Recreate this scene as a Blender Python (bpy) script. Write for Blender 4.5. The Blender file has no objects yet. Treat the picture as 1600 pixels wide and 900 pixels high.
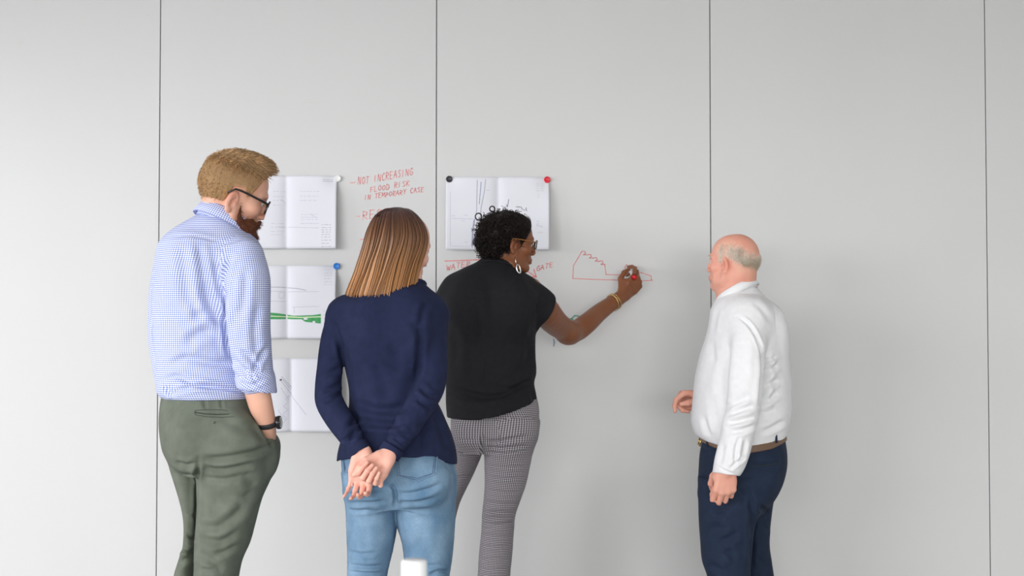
import bpy, math, random
import numpy as np
from mathutils import Vector, Matrix

C = bpy.context.scene.collection
rng = np.random.default_rng(7)
random.seed(3)
f32 = np.float32

# ------------------------------------------------------------------ camera
FPX = 2222.22                 # focal length in pixels of the 1600 px wide picture (50 mm on 36 mm)
CAM = np.array([0.0, -5.8, 1.28])
PITCH = math.atan(70.0 / FPX)
cd = bpy.data.cameras.new('camera')
cd.lens = 50.0
cd.sensor_width = 36.0
cd.dof.use_dof = True
cd.dof.focus_distance = 4.65
cd.dof.aperture_fstop = 4.0
cam = bpy.data.objects.new('camera', cd)
cam.location = CAM.tolist()
cam.rotation_euler = (math.pi / 2 + PITCH, 0, 0)
C.objects.link(cam)
bpy.context.scene.camera = cam

# ------------------------------------------------------------------ world, lamps, exposure
sc = bpy.context.scene
sc.view_settings.view_transform = 'Standard'
sc.view_settings.look = 'None'
sc.view_settings.gamma = 1.0
sc.view_settings.use_curve_mapping = False
sc.view_settings.exposure = -0.03
w = bpy.data.worlds.new('world')
sc.world = w
w.use_nodes = True
w.node_tree.nodes['Background'].inputs[0].default_value = (0.98, 1.0, 0.98, 1)
w.node_tree.nodes['Background'].inputs[1].default_value = 0.4


def area(name, loc, target, sx, sy, power, color=(1, 1, 1)):
    l = bpy.data.lights.new(name, 'AREA')
    l.shape = 'RECTANGLE'
    l.size = sx
    l.size_y = sy
    l.energy = power
    l.color = color
    o = bpy.data.objects.new(name, l)
    o.location = loc
    o.rotation_euler = (Vector(target) - Vector(loc)).to_track_quat('-Z', 'Y').to_euler()
    C.objects.link(o)
    return o


# daylight: a window wall behind the camera (its head keeps the sky off the top of the far wall) and the window band on the left
area('sky_behind_rear_windows', (-1.0, -14.4, 2.2), (0.3, 0.0, 1.0), 10.0, 2.8, 1230, (1.0, 1.0, 0.985))
area('sky_beyond_left_windows', (-8.2, -10.5, 2.5), (0.0, -0.8, 1.2), 7.0, 3.2, 1010, (0.972, 0.965, 1.0))
area('sky_beside_left_windows', (-9.2, -3.0, 2.2), (-0.6, -1.3, 1.2), 3.0, 2.6, 260, (0.965, 0.96, 1.0))
for lx in (-1.8, 1.8):
    area('ceiling_fill_light', (lx, -3.4, 2.97), (lx, -3.4, 0.0), 1.2, 0.3, 3, (1.0, 0.97, 0.92))  # weak soft fill added at ceiling height, no fixtures there


# ------------------------------------------------------------------ picture geometry
def P(px, py, y):
    """the point of the vertical plane y = const that this pixel of the photograph looks at"""
    u = (px - 800.0) / FPX
    v = (450.0 - py) / FPX
    cs, sn = math.cos(PITCH), math.sin(PITCH)
    dx, dy, dz = u, cs - v * sn, sn + v * cs
    t = (y - CAM[1]) / dy
    return np.array([CAM[0] + dx * t, y, CAM[2] + dz * t])


def project(v):
    d = v - CAM
    cs, sn = math.cos(PITCH), math.sin(PITCH)
    depth = d[:, 1] * cs + d[:, 2] * sn
    up = -d[:, 1] * sn + d[:, 2] * cs
    return np.stack([800 + FPX * d[:, 0] / depth, 450 - FPX * up / depth], 1)


def scale_at(y):
    return FPX / (y - CAM[1])


def norm(a):
    a = np.asarray(a, float)
    return a / np.linalg.norm(a)


# ------------------------------------------------------------------ signed distance modelling
BIG = 0.04


class Leaf:
    def __init__(self, fn, lo, hi):
        self.fn, self.lo, self.hi = fn, np.asarray(lo, float), np.asarray(hi, float)

    def grid(self, ax):
        return np.asarray(self.fn(ax[0][:, None, None], ax[1][None, :, None], ax[2][None, None, :]), f32)

    def pts(self, p):
        return self.fn(p[:, 0], p[:, 1], p[:, 2])


class Group:
    """a list of (child, k, op): smooth union, or 'sub' / 'int'; off shrinks (+) or grows (-) the child's surface"""

    def __init__(self, items=()):
        self.items = []
        for it in items:
            self.add(*it)

    def add(self, child, k=0.0, op='uni', off=0.0):
        self.items.append((child, k, op, off))
        return self

    @property
    def lo(self):
        return np.min([c.lo + o for c, k, op, o in self.items if op == 'uni'], 0)

    @property
    def hi(self):
        return np.max([c.hi - o for c, k, op, o in self.items if op == 'uni'], 0)

    def grid(self, ax):
        D = np.full([len(a) for a in ax], BIG, f32)
        for c, k, op, off in self.items:
            if op == 'int':
                d = c.grid(ax) + f32(off)
                D = smin(D, d, k, -1)
                continue
            kk = k if np.isscalar(k) else 0.05
            pad = kk + 0.02 + max(0, -off)
            sl = []
            for a, l, h in zip(ax, c.lo, c.hi):
                i0, i1 = np.searchsorted(a, l - pad), np.searchsorted(a, h + pad)
                sl.append(slice(i0, i1))
            if any(s.stop - s.start < 1 for s in sl):
                continue
            sl = tuple(sl)
            sub = [a[s] for a, s in zip(ax, sl)]
            d = np.broadcast_to(c.grid(sub) + f32(off), D[sl].shape)
            if callable(k):
                kv = k(sub[0][:, None, None], sub[1][None, :, None], sub[2][None, None, :])
            else:
                kv = k
            if op == 'uni':
                D[sl] = smin(D[sl], d, kv)
            else:
                D[sl] = smin(D[sl], -d, kv, -1)
        return D

    def pts(self, p):
        D = np.full(len(p), BIG)
        for c, k, op, off in self.items:
            d = c.pts(p) + off
            kv = k(p[:, 0], p[:, 1], p[:, 2]) if callable(k) else k
            D = smin(D, d, kv) if op == 'uni' else smin(D, -d if op == 'sub' else d, kv, -1)
        return D


def smin(a, b, k, s=1):
    if np.isscalar(k) and k <= 0:
        return np.minimum(a, b) if s > 0 else np.maximum(a, b)
    if s < 0:
        a, b = -a, -b
    h = np.maximum(k - np.abs(a - b), 0) / k
    m = np.minimum(a, b) - h * h * k * 0.25
    return (m if s > 0 else -m).astype(f32)


def ellipsoid(c, r, R=None):
    c, r = np.asarray(c, float), np.asarray(r, float)
    e = r if R is None else np.sqrt(((np.asarray(R) * r) ** 2).sum(1))

    def fn(X, Y, Z):
        x, y, z = X - c[0], Y - c[1], Z - c[2]
        if R is not None:
            x, y, z = (R[0][i] * x + R[1][i] * y + R[2][i] * z for i in range(3))
        k0 = np.sqrt((x / r[0]) ** 2 + (y / r[1]) ** 2 + (z / r[2]) ** 2)
        k1 = np.sqrt((x / r[0] ** 2) ** 2 + (y / r[1] ** 2) ** 2 + (z / r[2] ** 2) ** 2) + 1e-6
        return k0 * (k0 - 1) / k1
    return Leaf(fn, c - e, c + e)


def chain(pts, radii, flat=None, ratio=1.0, k=0.004, smooth=True):
    """a tapering tube through points; flat/ratio thins it along one direction"""
    pts, radii = np.asarray(pts, float), np.asarray(radii, float)
    if smooth and len(pts) > 2:
        pts, radii = resample(pts, radii, 6)
        k = 0.0
    fl = None if flat is None else norm(flat)

    def fn(X, Y, Z):
        D = None
        for a, b, ra, rb in zip(pts[:-1], pts[1:], radii[:-1], radii[1:]):
            ba = b - a
            L2 = ba @ ba
            x, y, z = X - a[0], Y - a[1], Z - a[2]
            t = np.clip((x * ba[0] + y * ba[1] + z * ba[2]) / L2, 0, 1)
            dx, dy, dz = x - t * ba[0], y - t * ba[1], z - t * ba[2]
            q = dx * dx + dy * dy + dz * dz
            if fl is not None:
                u = dx * fl[0] + dy * fl[1] + dz * fl[2]
                q = q + u * u * (1 / ratio ** 2 - 1)
            d = np.sqrt(np.maximum(q, 0)) - (ra + (rb - ra) * t)
            D = d if D is None else smin(D, d, k)
        return D
    R = radii[:, None]
    return Leaf(fn, (pts - R).min(0), (pts + R).max(0))


def resample(pts, radii, n=4):
    P4 = np.concatenate([pts, radii[:, None]], 1)
    out = []
    for i in range(len(P4) - 1):
        p0, p1, p2, p3 = P4[max(i - 1, 0)], P4[i], P4[i + 1], P4[min(i + 2, len(P4) - 1)]
        for t in np.arange(n) / n:
            out.append(0.5 * (2 * p1 + (p2 - p0) * t + (2 * p0 - 5 * p1 + 4 * p2 - p3) * t * t + (3 * p1 - p0 - 3 * p2 + p3) * t ** 3))
    out.append(P4[-1])
    out = np.array(out)
    return out[:, :3], out[:, 3]


def loft(rows, n=2.2):
    """rows of (z, cx, cy, rx, ry): a body of elliptic sections stacked along z"""
    rows = np.array(sorted(rows))
    z = rows[:, 0]
    zz = np.linspace(z[0], z[-1], 400)
    tab = []
    for j in range(1, 5):
        v = rows[:, j]
        m = np.gradient(v, z)
        i = np.clip(np.searchsorted(z, zz) - 1, 0, len(z) - 2)
        hh = z[i + 1] - z[i]
        t = (zz - z[i]) / hh
        tab.append((2 * t ** 3 - 3 * t ** 2 + 1) * v[i] + (t ** 3 - 2 * t ** 2 + t) * hh * m[i] + (-2 * t ** 3 + 3 * t ** 2) * v[i + 1] + (t ** 3 - t ** 2) * hh * m[i + 1])

    def fn(X, Y, Z):
        cx, cy, rx, ry = (np.interp(Z, zz, t) for t in tab)
        x, y = X - cx, Y - cy
        ax, ay = np.abs(x / rx), np.abs(y / ry)
        k0 = (ax ** n + ay ** n + 1e-9) ** (1 / n)
        k1 = np.sqrt((x / rx ** 2) ** 2 + (y / ry ** 2) ** 2) + 1e-4
        d = k0 * (k0 - 1) / k1
        return np.maximum(d, np.maximum(Z - z[-1], z[0] - Z))
    lf = Leaf(fn, [(rows[:, 1] - rows[:, 3]).min() - .01, (rows[:, 2] - rows[:, 4]).min() - .01, z[0]],
              [(rows[:, 1] + rows[:, 3]).max() + .01, (rows[:, 2] + rows[:, 4]).max() + .01, z[-1]])
    lf.tab, lf.zz = tab, zz
    return lf


def halfspace(p, n):
    """inside is the side away from n"""
    p, n = np.asarray(p, float), norm(n)
    return Leaf(lambda X, Y, Z: (X - p[0]) * n[0] + (Y - p[1]) * n[1] + (Z - p[2]) * n[2], [-9] * 3, [9] * 3)


def placed(leaf, R, c, s=1.0):
    """a leaf given in local axes (columns of R in the world), scaled by s and moved to c"""
    R, c = np.asarray(R), np.asarray(c)
    if isinstance(leaf, Group):
        g = Group()
        for ch, k, op, off in leaf.items:
            g.add(placed(ch, R, c, s), k * s, op, off * s)
        return g
    cs = np.array([[leaf.lo[0] if i & 1 else leaf.hi[0], leaf.lo[1] if i & 2 else leaf.hi[1], leaf.lo[2] if i & 4 else leaf.hi[2]] for i in range(8)])
    wc = cs @ R.T * s + c

    def fn(X, Y, Z):
        x, y, z = (X - c[0]) / s, (Y - c[1]) / s, (Z - c[2]) / s
        return leaf.fn(R[0, 0] * x + R[1, 0] * y + R[2, 0] * z, R[0, 1] * x + R[1, 1] * y + R[2, 1] * z, R[0, 2] * x + R[1, 2] * y + R[2, 2] * z) * s
    return Leaf(fn, wc.min(0), wc.max(0))


def nets(D, lo, h):
    """surface of a sampled distance field as quads (surface nets)"""
    I = D < 0
    nx, ny, nz = D.shape
    cnt = np.zeros((nx - 1, ny - 1, nz - 1), np.int8)
    for i in (0, 1):
        for j in (0, 1):
            for k in (0, 1):
                cnt += I[i:nx - 1 + i, j:ny - 1 + j, k:nz - 1 + k]
    cells = np.argwhere((cnt > 0) & (cnt < 8))
    idx = np.full(cnt.shape, -1, np.int32)
    idx[tuple(cells.T)] = np.arange(len(cells))
    acc = np.zeros((len(cells), 3))
    num = np.zeros(len(cells))
    corners = [(i, j, k) for i in (0, 1) for j in (0, 1) for k in (0, 1)]
    vals = {c: D[cells[:, 0] + c[0], cells[:, 1] + c[1], cells[:, 2] + c[2]] for c in corners}
    for c in corners:
        for a in range(3):
            if c[a] == 0:
                e = list(c)
                e[a] = 1
                v0, v1 = vals[c], vals[tuple(e)]
                m = (v0 < 0) != (v1 < 0)
                t = np.where(m, v0 / np.where(m, v0 - v1, 1), 0)
                p = np.tile(np.array(c, float), (len(cells), 1))
                p[:, a] += t
                acc += p * m[:, None]
                num += m
    v = (cells + acc / num[:, None]) * h + lo
    quads = []
    for a in range(3):
        b, c = (a + 1) % 3, (a + 2) % 3
        s0 = [slice(1, -1)] * 3
        s1 = [slice(1, -1)] * 3
        s0[a], s1[a] = slice(0, -1), slice(1, None)
        A, B = I[tuple(s0)], I[tuple(s1)]
        for inside_first in (True, False):
            e = np.argwhere((A & ~B) if inside_first else (~A & B))
            for q in (b, c):
                e[:, q] += 1
            o = []
            for db, dc in ((-1, -1), (0, -1), (0, 0), (-1, 0)):
                q = e.copy()
                q[:, b] += db
                q[:, c] += dc
                o.append(idx[tuple(q.T)])
            o = np.stack(o, 1)
            quads.append(o if inside_first else o[:, ::-1])
    return v, np.concatenate(quads)


def relax(v, q, it=2, lam=0.5):
    e = np.concatenate([q[:, [0, 1]], q[:, [1, 2]], q[:, [2, 3]], q[:, [3, 0]]])
    e = np.concatenate([e, e[:, ::-1]])
    deg = np.bincount(e[:, 0], minlength=len(v)).astype(float)[:, None] + 1e-9
    for _ in range(it):
        for l in (lam, -lam * 1.04):
            s = np.stack([np.bincount(e[:, 0], weights=v[e[:, 1], i], minlength=len(v)) for i in range(3)], 1) / deg
            v = v + l * (s - v)
    return v


def vnormals(v, q):
    n = np.cross(v[q[:, 2]] - v[q[:, 0]], v[q[:, 3]] - v[q[:, 1]])
    out = np.zeros_like(v)
    for i in range(q.shape[1]):
        for a in range(3):
            out[:, a] += np.bincount(q[:, i], weights=n[:, a], minlength=len(v))
    return out / (np.linalg.norm(out, axis=1)[:, None] + 1e-12)


def axes_for(lo, hi, h):
    return [np.arange(l, u + h, h) for l, u in zip(lo, hi)]


def polygonize(g, h, lo=None, hi=None, it=3):
    lo = g.lo - 3 * h if lo is None else np.asarray(lo)
    hi = g.hi + 3 * h if hi is None else np.asarray(hi)
    ax = axes_for(lo, hi, h)
    D = g.grid(ax)
    v, q = nets(D, np.array([a[0] for a in ax]), h)
    return relax(v, q, it), q


# ------------------------------------------------------------------ meshes into the scene
def link_mesh(name, v, faces, m, parent=None, smooth=True, attrs=None):
    me = bpy.data.meshes.new(name)
    base = np.zeros(3)
    if parent is not None:
        r = parent
        while r is not None:
            base = base + np.array(r.location)
            r = r.parent
    v = np.asarray(v, float) - base
    if isinstance(faces, np.ndarray):
        n, k = faces.shape
        me.vertices.add(len(v))
        me.vertices.foreach_set('co', v.astype(f32).ravel())
        me.loops.add(n * k)
        me.loops.foreach_set('vertex_index', faces.astype(np.int32).ravel())
        me.polygons.add(n)
        me.polygons.foreach_set('loop_start', np.arange(0, n * k, k, dtype=np.int32))
        me.update(calc_edges=True)
    else:
        me.from_pydata([tuple(x) for x in v], [], faces)
        me.update()
    me.polygons.foreach_set('use_smooth', np.full(len(me.polygons), smooth))
    for an, (ty, data) in (attrs or {}).items():
        a = me.attributes.new(an, ty, 'POINT')
        a.data.foreach_set('color' if ty == 'FLOAT_COLOR' else 'vector', np.asarray(data, f32).ravel())
    if isinstance(m, (list, tuple)):
        for x in m:
            me.materials.append(x)
    else:
        me.materials.append(m)
    o = bpy.data.objects.new(name, me)
    C.objects.link(o)
    if parent is not None:
        o.parent = parent
    return o


def tag(o, label=None, cat=None, group=None, kind=None):
    if label: o['label'] = label
    if cat: o['category'] = cat
    if group: o['group'] = group
    if kind: o['kind'] = kind
    return o


def empty(name, loc, label=None, cat=None, group=None):
    o = bpy.data.objects.new(name, None)
    o.empty_display_size = 0.1
    C.objects.link(o)
    o.location = tuple(loc)
    return tag(o, label, cat, group)


def box_geo(lo, hi):
    x0, y0, z0 = lo
    x1, y1, z1 = hi
    v = [(x0, y0, z0), (x1, y0, z0), (x1, y1, z0), (x0, y1, z0), (x0, y0, z1), (x1, y0, z1), (x1, y1, z1), (x0, y1, z1)]
    fc = [(0, 3, 2, 1), (4, 5, 6, 7), (0, 1, 5, 4), (1, 2, 6, 5), (2, 3, 7, 6), (3, 0, 4, 7)]
    return v, fc


class MB:
    def __init__(self):
        self.v, self.f = [], []

    def add(self, v, fc):
        b = len(self.v)
        self.v += [tuple(x) for x in v]
        self.f += [tuple(b + i for i in q) for q in fc]
        return self

    def box(self, lo, hi):
        return self.add(*box_geo(lo, hi))

    def tube(self, pts, r, sides=8, closed=False, flat=None):
        return self.add(*tube_geo(pts, r, sides, closed, flat))

    def lathe(self, prof, c, axis=(0, 0, 1), seg=32):
        a = norm(axis)
        u = norm(np.cross(a, [0, 1, 0] if abs(a[1]) < .9 else [1, 0, 0]))
        w_ = np.cross(a, u)
        c = np.asarray(c, float)
        v, fc = [], []
        for r, z in prof:
            for i in range(seg):
                t = 2 * math.pi * i / seg
                v.append(c + a * z + (u * math.cos(t) + w_ * math.sin(t)) * r)
        for j in range(len(prof) - 1):
            for i in range(seg):
                k = (i + 1) % seg
                fc.append((j * seg + i, j * seg + k, (j + 1) * seg + k, (j + 1) * seg + i))
        return self.add(v, fc)

    def build(self, name, m, parent=None, smooth=False):
        return link_mesh(name, np.array(self.v), self.f, m, parent, smooth)


def tube_geo(pts, r, sides=8, closed=False, flat=None):
    pts = np.asarray(pts, float)
    n = len(pts)
    r = np.full(n, r) if np.isscalar(r) else np.asarray(r, float)
    v, fc = [], []
    prev = None
    for i in range(n):
        if closed:
            t = norm(pts[(i + 1) % n] - pts[i - 1])
        else:
            t = norm(pts[min(i + 1, n - 1)] - pts[max(i - 1, 0)])
        if prev is None:
            prev = norm(np.cross(t, [0.31, 0.87, 0.38]))
        prev = norm(prev - t * (prev @ t))
        b = np.cross(t, prev)
        for k in range(sides):
            a = 2 * math.pi * k / sides
            o = (prev * math.cos(a) + b * math.sin(a)) * r[i]
            if flat is not None:
                fd, fr = norm(flat[0]), flat[1]
                o = o + fd * (o @ fd) * (fr - 1)
            v.append(pts[i] + o)
    m = n if closed else n - 1
    for i in range(m):
        j = (i + 1) % n
        for k in range(sides):
            l = (k + 1) % sides
            fc.append((i * sides + k, i * sides + l, j * sides + l, j * sides + k))
    if not closed:
        fc.append(tuple(range(sides))[::-1])
        fc.append(tuple((n - 1) * sides + k for k in range(sides)))
    return v, fc


def strands_mesh(name, pts, r, m, parent, cols=None):
    """hair: pts (n, m, 3); three-sided tapering threads in one mesh"""
    n, k, _ = pts.shape
    t = np.gradient(pts, axis=1)
    t /= np.linalg.norm(t, axis=2)[:, :, None] + 1e-12
    ref = np.array([0.36, 0.61, 0.71])
    u = np.cross(t, ref)
    u /= np.linalg.norm(u, axis=2)[:, :, None] + 1e-9
    b = np.cross(t, u)
    r = np.broadcast_to(np.asarray(r), (n, k))[:, :, None]
    ring = [pts + r * (u * math.cos(a) + b * math.sin(a)) for a in (0.3, 0.3 + 2.094, 0.3 + 4.189)]
    v = np.stack(ring, 2).reshape(-1, 3)
    base = (np.arange(n)[:, None] * k + np.arange(k - 1)[None]).ravel() * 3
    q = []
    for s in range(3):
        s2 = (s + 1) % 3
        q.append(np.stack([base + s, base + s2, base + 3 + s2, base + 3 + s], 1))
    at = None
    if cols is not None:
        c = np.broadcast_to(cols, (n, k, 3))
        c = np.repeat(c.reshape(-1, 3), 3, 0)
        at = {'tint': ('FLOAT_COLOR', np.concatenate([c, np.ones((len(c), 1))], 1))}
    return link_mesh(name, v, np.concatenate(q), m, parent, True, at)


# ------------------------------------------------------------------ materials
def mat(name, color, rough=0.6, spec=0.5, metal=0.0):
    m = bpy.data.materials.new(name)
    m.use_nodes = True
    b = m.node_tree.nodes['Principled BSDF']
    b.inputs['Base Color'].default_value = (*color, 1)
    b.inputs['Roughness'].default_value = rough
    b.inputs['Specular IOR Level'].default_value = spec
    b.inputs['Metallic'].default_value = metal
    return m, m.node_tree, b


def node(t, ty, **kw):
    n = t.nodes.new(ty)
    for k, v in kw.items():
        if k.startswith('i_'):
            n.inputs[int(k[2:])].default_value = v
        else:
            setattr(n, k, v)
    return n


def noise_color(t, b, c1, c2, scale, detail=4, vec=None, coord='Object'):
    tc = node(t, 'ShaderNodeTexCoord')
    no = node(t, 'ShaderNodeTexNoise')
    no.inputs['Scale'].default_value = scale
    no.inputs['Detail'].default_value = detail
    if vec:
        mp = node(t, 'ShaderNodeMapping')
        mp.inputs['Scale'].default_value = vec
        t.links.new(tc.outputs[coord], mp.inputs[0])
        t.links.new(mp.outputs[0], no.inputs['Vector'])
    else:
        t.links.new(tc.outputs[coord], no.inputs['Vector'])
    mx = node(t, 'ShaderNodeMix', data_type='RGBA')
    mx.inputs[6].default_value = (*c1, 1)
    mx.inputs[7].default_value = (*c2, 1)
    cr = node(t, 'ShaderNodeMapRange')
    cr.inputs[1].default_value = 0.3
    cr.inputs[2].default_value = 0.7
    t.links.new(no.outputs[0], cr.inputs[0])
    t.links.new(cr.outputs[0], mx.inputs[0])
    t.links.new(mx.outputs[2], b.inputs['Base Color'])
    return mx, no


def bump(t, b, height_out, dist=0.001, strength=0.5):
    bp = node(t, 'ShaderNodeBump')
    bp.inputs['Distance'].default_value = dist
    bp.inputs['Strength'].default_value = strength
    t.links.new(height_out, bp.inputs['Height'])
    t.links.new(bp.outputs[0], b.inputs['Normal'])


def srgb(r, g, b_):
    return tuple(((c / 255 + 0.055) / 1.055) ** 2.4 if c > 10 else c / 255 / 12.92 for c in (r, g, b_))


def cloth_mat(name, c1, c2, scale=60, rough=0.85, sheen=0.0, vec=None, fine=900, bdist=0.0006):
    m, t, b = mat(name, c1, rough, 0.25)
    noise_color(t, b, c1, c2, scale, 3, vec)
    tc = node(t, 'ShaderNodeTexCoord')
    n2 = node(t, 'ShaderNodeTexNoise')
    n2.inputs['Scale'].default_value = fine
    t.links.new(tc.outputs['Object'], n2.inputs['Vector'])
    bump(t, b, n2.outputs[0], bdist, 0.5)
    if sheen:
        b.inputs['Sheen Weight'].default_value = sheen
        b.inputs['Sheen Roughness'].default_value = 0.4
    return m


def mult_tint(t, b, color):
    """base colour = the body's own colour attribute (lips, stubble, freckles, painted ear shade) times the skin colour"""
    at = node(t, 'ShaderNodeAttribute', attribute_name='tint')
    mx = node(t, 'ShaderNodeMix', data_type='RGBA', blend_type='MULTIPLY')
    mx.inputs[0].default_value = 1.0
    mx.inputs[6].default_value = (*color, 1)
    t.links.new(at.outputs[0], mx.inputs[7])
    t.links.new(mx.outputs[2], b.inputs['Base Color'])
    return mx


def skin_mat(name, color, sss=0.12, rough=0.5):
    m, t, b = mat(name, color, rough, 0.35)
    mult_tint(t, b, color)
    b.inputs['Subsurface Weight'].default_value = sss
    b.inputs['Subsurface Radius'].default_value = (0.012, 0.005, 0.003)
    b.inputs['Subsurface Scale'].default_value = 1.0
    tc = node(t, 'ShaderNodeTexCoord')
    n2 = node(t, 'ShaderNodeTexNoise')
    n2.inputs['Scale'].default_value = 260
    n2.inputs['Detail'].default_value = 4
    t.links.new(tc.outputs['Object'], n2.inputs['Vector'])
    bump(t, b, n2.outputs[0], 0.0008, 0.35)
    return m


def hair_mat(name, color, rough=0.38, spec=0.5):
    m, t, b = mat(name, color, rough, spec)
    mult_tint(t, b, color)
    return m


def pattern_mat(name, kind, ca, cb, period):
    """woven pattern on the garment's own thread coordinates (attribute 'cloth', metres along weft and warp)"""
    m, t, b = mat(name, ca, 0.8, 0.2)
    at = node(t, 'ShaderNodeAttribute', attribute_name='cloth')
    sp = node(t, 'ShaderNodeSeparateXYZ')
    t.links.new(at.outputs['Vector'], sp.inputs[0])

    def math_(op, a, b_=None, c=None):
        n = node(t, 'ShaderNodeMath', operation=op)
        for i, x in enumerate((a, b_, c)):
            if x is None:
                continue
            if hasattr(x, 'is_output'):
                t.links.new(x, n.inputs[i])
            else:
                n.inputs[i].default_value = x
        return n.outputs[0]
    u, v = sp.outputs[0], sp.outputs[1]
    k = 2 * math.pi / period
    if kind == 'gingham':
        su = math_('MULTIPLY_ADD', math_('SINE', math_('MULTIPLY', u, k)), 2.2, 0.5)
        sv = math_('MULTIPLY_ADD', math_('SINE', math_('MULTIPLY', v, k)), 2.2, 0.5)
        su = math_('MINIMUM', math_('MAXIMUM', su, 0.0), 1.0)
        sv = math_('MINIMUM', math_('MAXIMUM', sv, 0.0), 1.0)
        fac = math_('MULTIPLY', math_('ADD', su, sv), 0.5)
    else:
        # small diamonds with a plain line every few centimetres
        a = math_('SINE', math_('MULTIPLY', math_('ADD', v, u), k))
        c = math_('SINE', math_('MULTIPLY', math_('SUBTRACT', v, u), k))
        fac = math_('MULTIPLY_ADD', math_('MULTIPLY', a, c), 1.1, 0.46)
        fac = math_('MINIMUM', math_('MAXIMUM', fac, 0.0), 1.0)
    mx = node(t, 'ShaderNodeMix', data_type='RGBA')
    mx.inputs[6].default_value = (*ca, 1)
    mx.inputs[7].default_value = (*cb, 1)
    t.links.new(fac, mx.inputs[0])
    t.links.new(mx.outputs[2], b.inputs['Base Color'])
    return m


M = {}

# ------------------------------------------------------------------ room
m, t, b = mat('panel_laminate', (0.62, 0.62, 0.61), 0.42, 0.45)
noise_color(t, b, (0.615, 0.62, 0.61), (0.635, 0.635, 0.63), 1.3, 3)
M['panel'] = m
M['dark_gap'] = mat('dark_gap_backing', (0.13, 0.135, 0.13), 0.6)[0]  # dark grey backing seen through the panel joints
M['metal_edge'] = mat('panel_edge', (0.42, 0.43, 0.42), 0.5)[0]
m, t, b = mat('carpet', (0.30, 0.30, 0.31), 0.95, 0.1)
noise_color(t, b, (0.42, 0.42, 0.42), (0.54, 0.54, 0.54), 300, 5)
M['floor'] = m
M['ceiling'] = mat('ceiling_paint', (0.82, 0.82, 0.81), 0.9)[0]
M['plaster'] = mat('plaster', (0.80, 0.80, 0.79), 0.9)[0]
M['paper'] = mat('paper', (0.765, 0.77, 0.825), 0.75, 0.2)[0]

mb = MB()
mb.box((-4.6, 0.016, 0), (4.6, 0.10, 3.0))
wall = tag(mb.build('wall_back', M['dark_gap']), kind='structure')
seam_x = [P(px, 450, 0)[0] for px in (-617, -184.5, 247.5, 681.5, 1111, 1543, 1975.5, 2408)]
for a, c in zip(seam_x[:-1], seam_x[1:]):
    mb = MB()
    g = 0.0019
    x0, x1 = a + g, c - g
    mb.box((x0, 0.0, 0.10), (x1, 0.018, 2.96))
    p = mb.build('panel', M['panel'], wall)
    bv = p.modifiers.new('bevel', 'BEVEL')
    bv.width = 0.0012
    bv.segments = 2
tag(MB().box((-4.6, -0.012, 0), (4.6, 0.016, 0.10)).build('baseboard_back', M['metal_edge']), kind='structure')
tag(MB().box((-4.6, -10.2, -0.05), (4.6, 0.1, 0)).build('floor', M['floor']), kind='structure')
tag(MB().box((-4.6, -10.2, 3.0), (4.6, 0.1, 3.06)).build('ceiling', M['ceiling']), kind='structure')
tag(MB().box((-4.6, -10.2, 0), (-4.5, 0.016, 0.3)).box((-4.6, -10.2, 2.65), (-4.5, 0.016, 3.0)).box((-4.6, -1.2, 0.3), (-4.5, 0.016, 2.65))
    .box((-4.6, -10.2, 0.3), (-4.5, -8.8, 2.65)).build('wall_left', M['plaster']), kind='structure')
tag(MB().box((4.5, -10.2, 0), (4.6, 0.016, 3.0)).build('wall_right', M['plaster']), kind='structure')

tag(MB().box((-4.6, -10.3, 0), (4.6, -10.2, 0.2)).box((-4.6, -10.3, 2.15), (4.6, -10.2, 3.0)).build('shading_wall_front', M['plaster']), kind='structure')  # unseen wall added so its window head shades the far wall's top

# small chips and scuffs in the laminate
M['chip'] = mat('chipped_laminate', (0.62, 0.60, 0.54), 0.8)[0]
wp = [o for o in wall.children]


def panel_at(px):
    x = P(px, 450, 0)[0]
    return max((o for o in wp), key=lambda o: -abs(np.mean([v.co.x for v in o.data.vertices]) - x))


def ribbon(pts, w_, out=None):
    """flat strip of width w_ along wall points"""
    pts = np.asarray(pts, float)
    v, fc = [], []
    for i in range(len(pts)):
        t_ = pts[min(i + 1, len(pts) - 1)] - pts[max(i - 1, 0)]
        s = norm([-t_[2], 0, t_[0]]) * w_ / 2 if abs(t_[0]) + abs(t_[2]) > 1e-9 else np.array([w_ / 2, 0, 0])
        v += [pts[i] + s, pts[i] - s]
    for i in range(len(pts) - 1):
        fc.append((2 * i, 2 * i + 2, 2 * i + 3, 2 * i + 1))
    return v, fc


for px, segs in ((33, [((28, 66), (32, 68)), ((34, 69), (37, 66)), ((33, 64), (35, 65))]), (232, [((230, 22), (233, 26)), ((236, 29), (238, 31))]), (488, [((472, 161), (500, 160))])):
    mb = MB()
    for a, c in segs:
        mb.add(*ribbon([P(*a, -.0004), P(*c, -.0004)], 0.004 if px < 300 else 0.0015))
    mb.build('scuff', M['chip'], panel_at(px))

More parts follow.
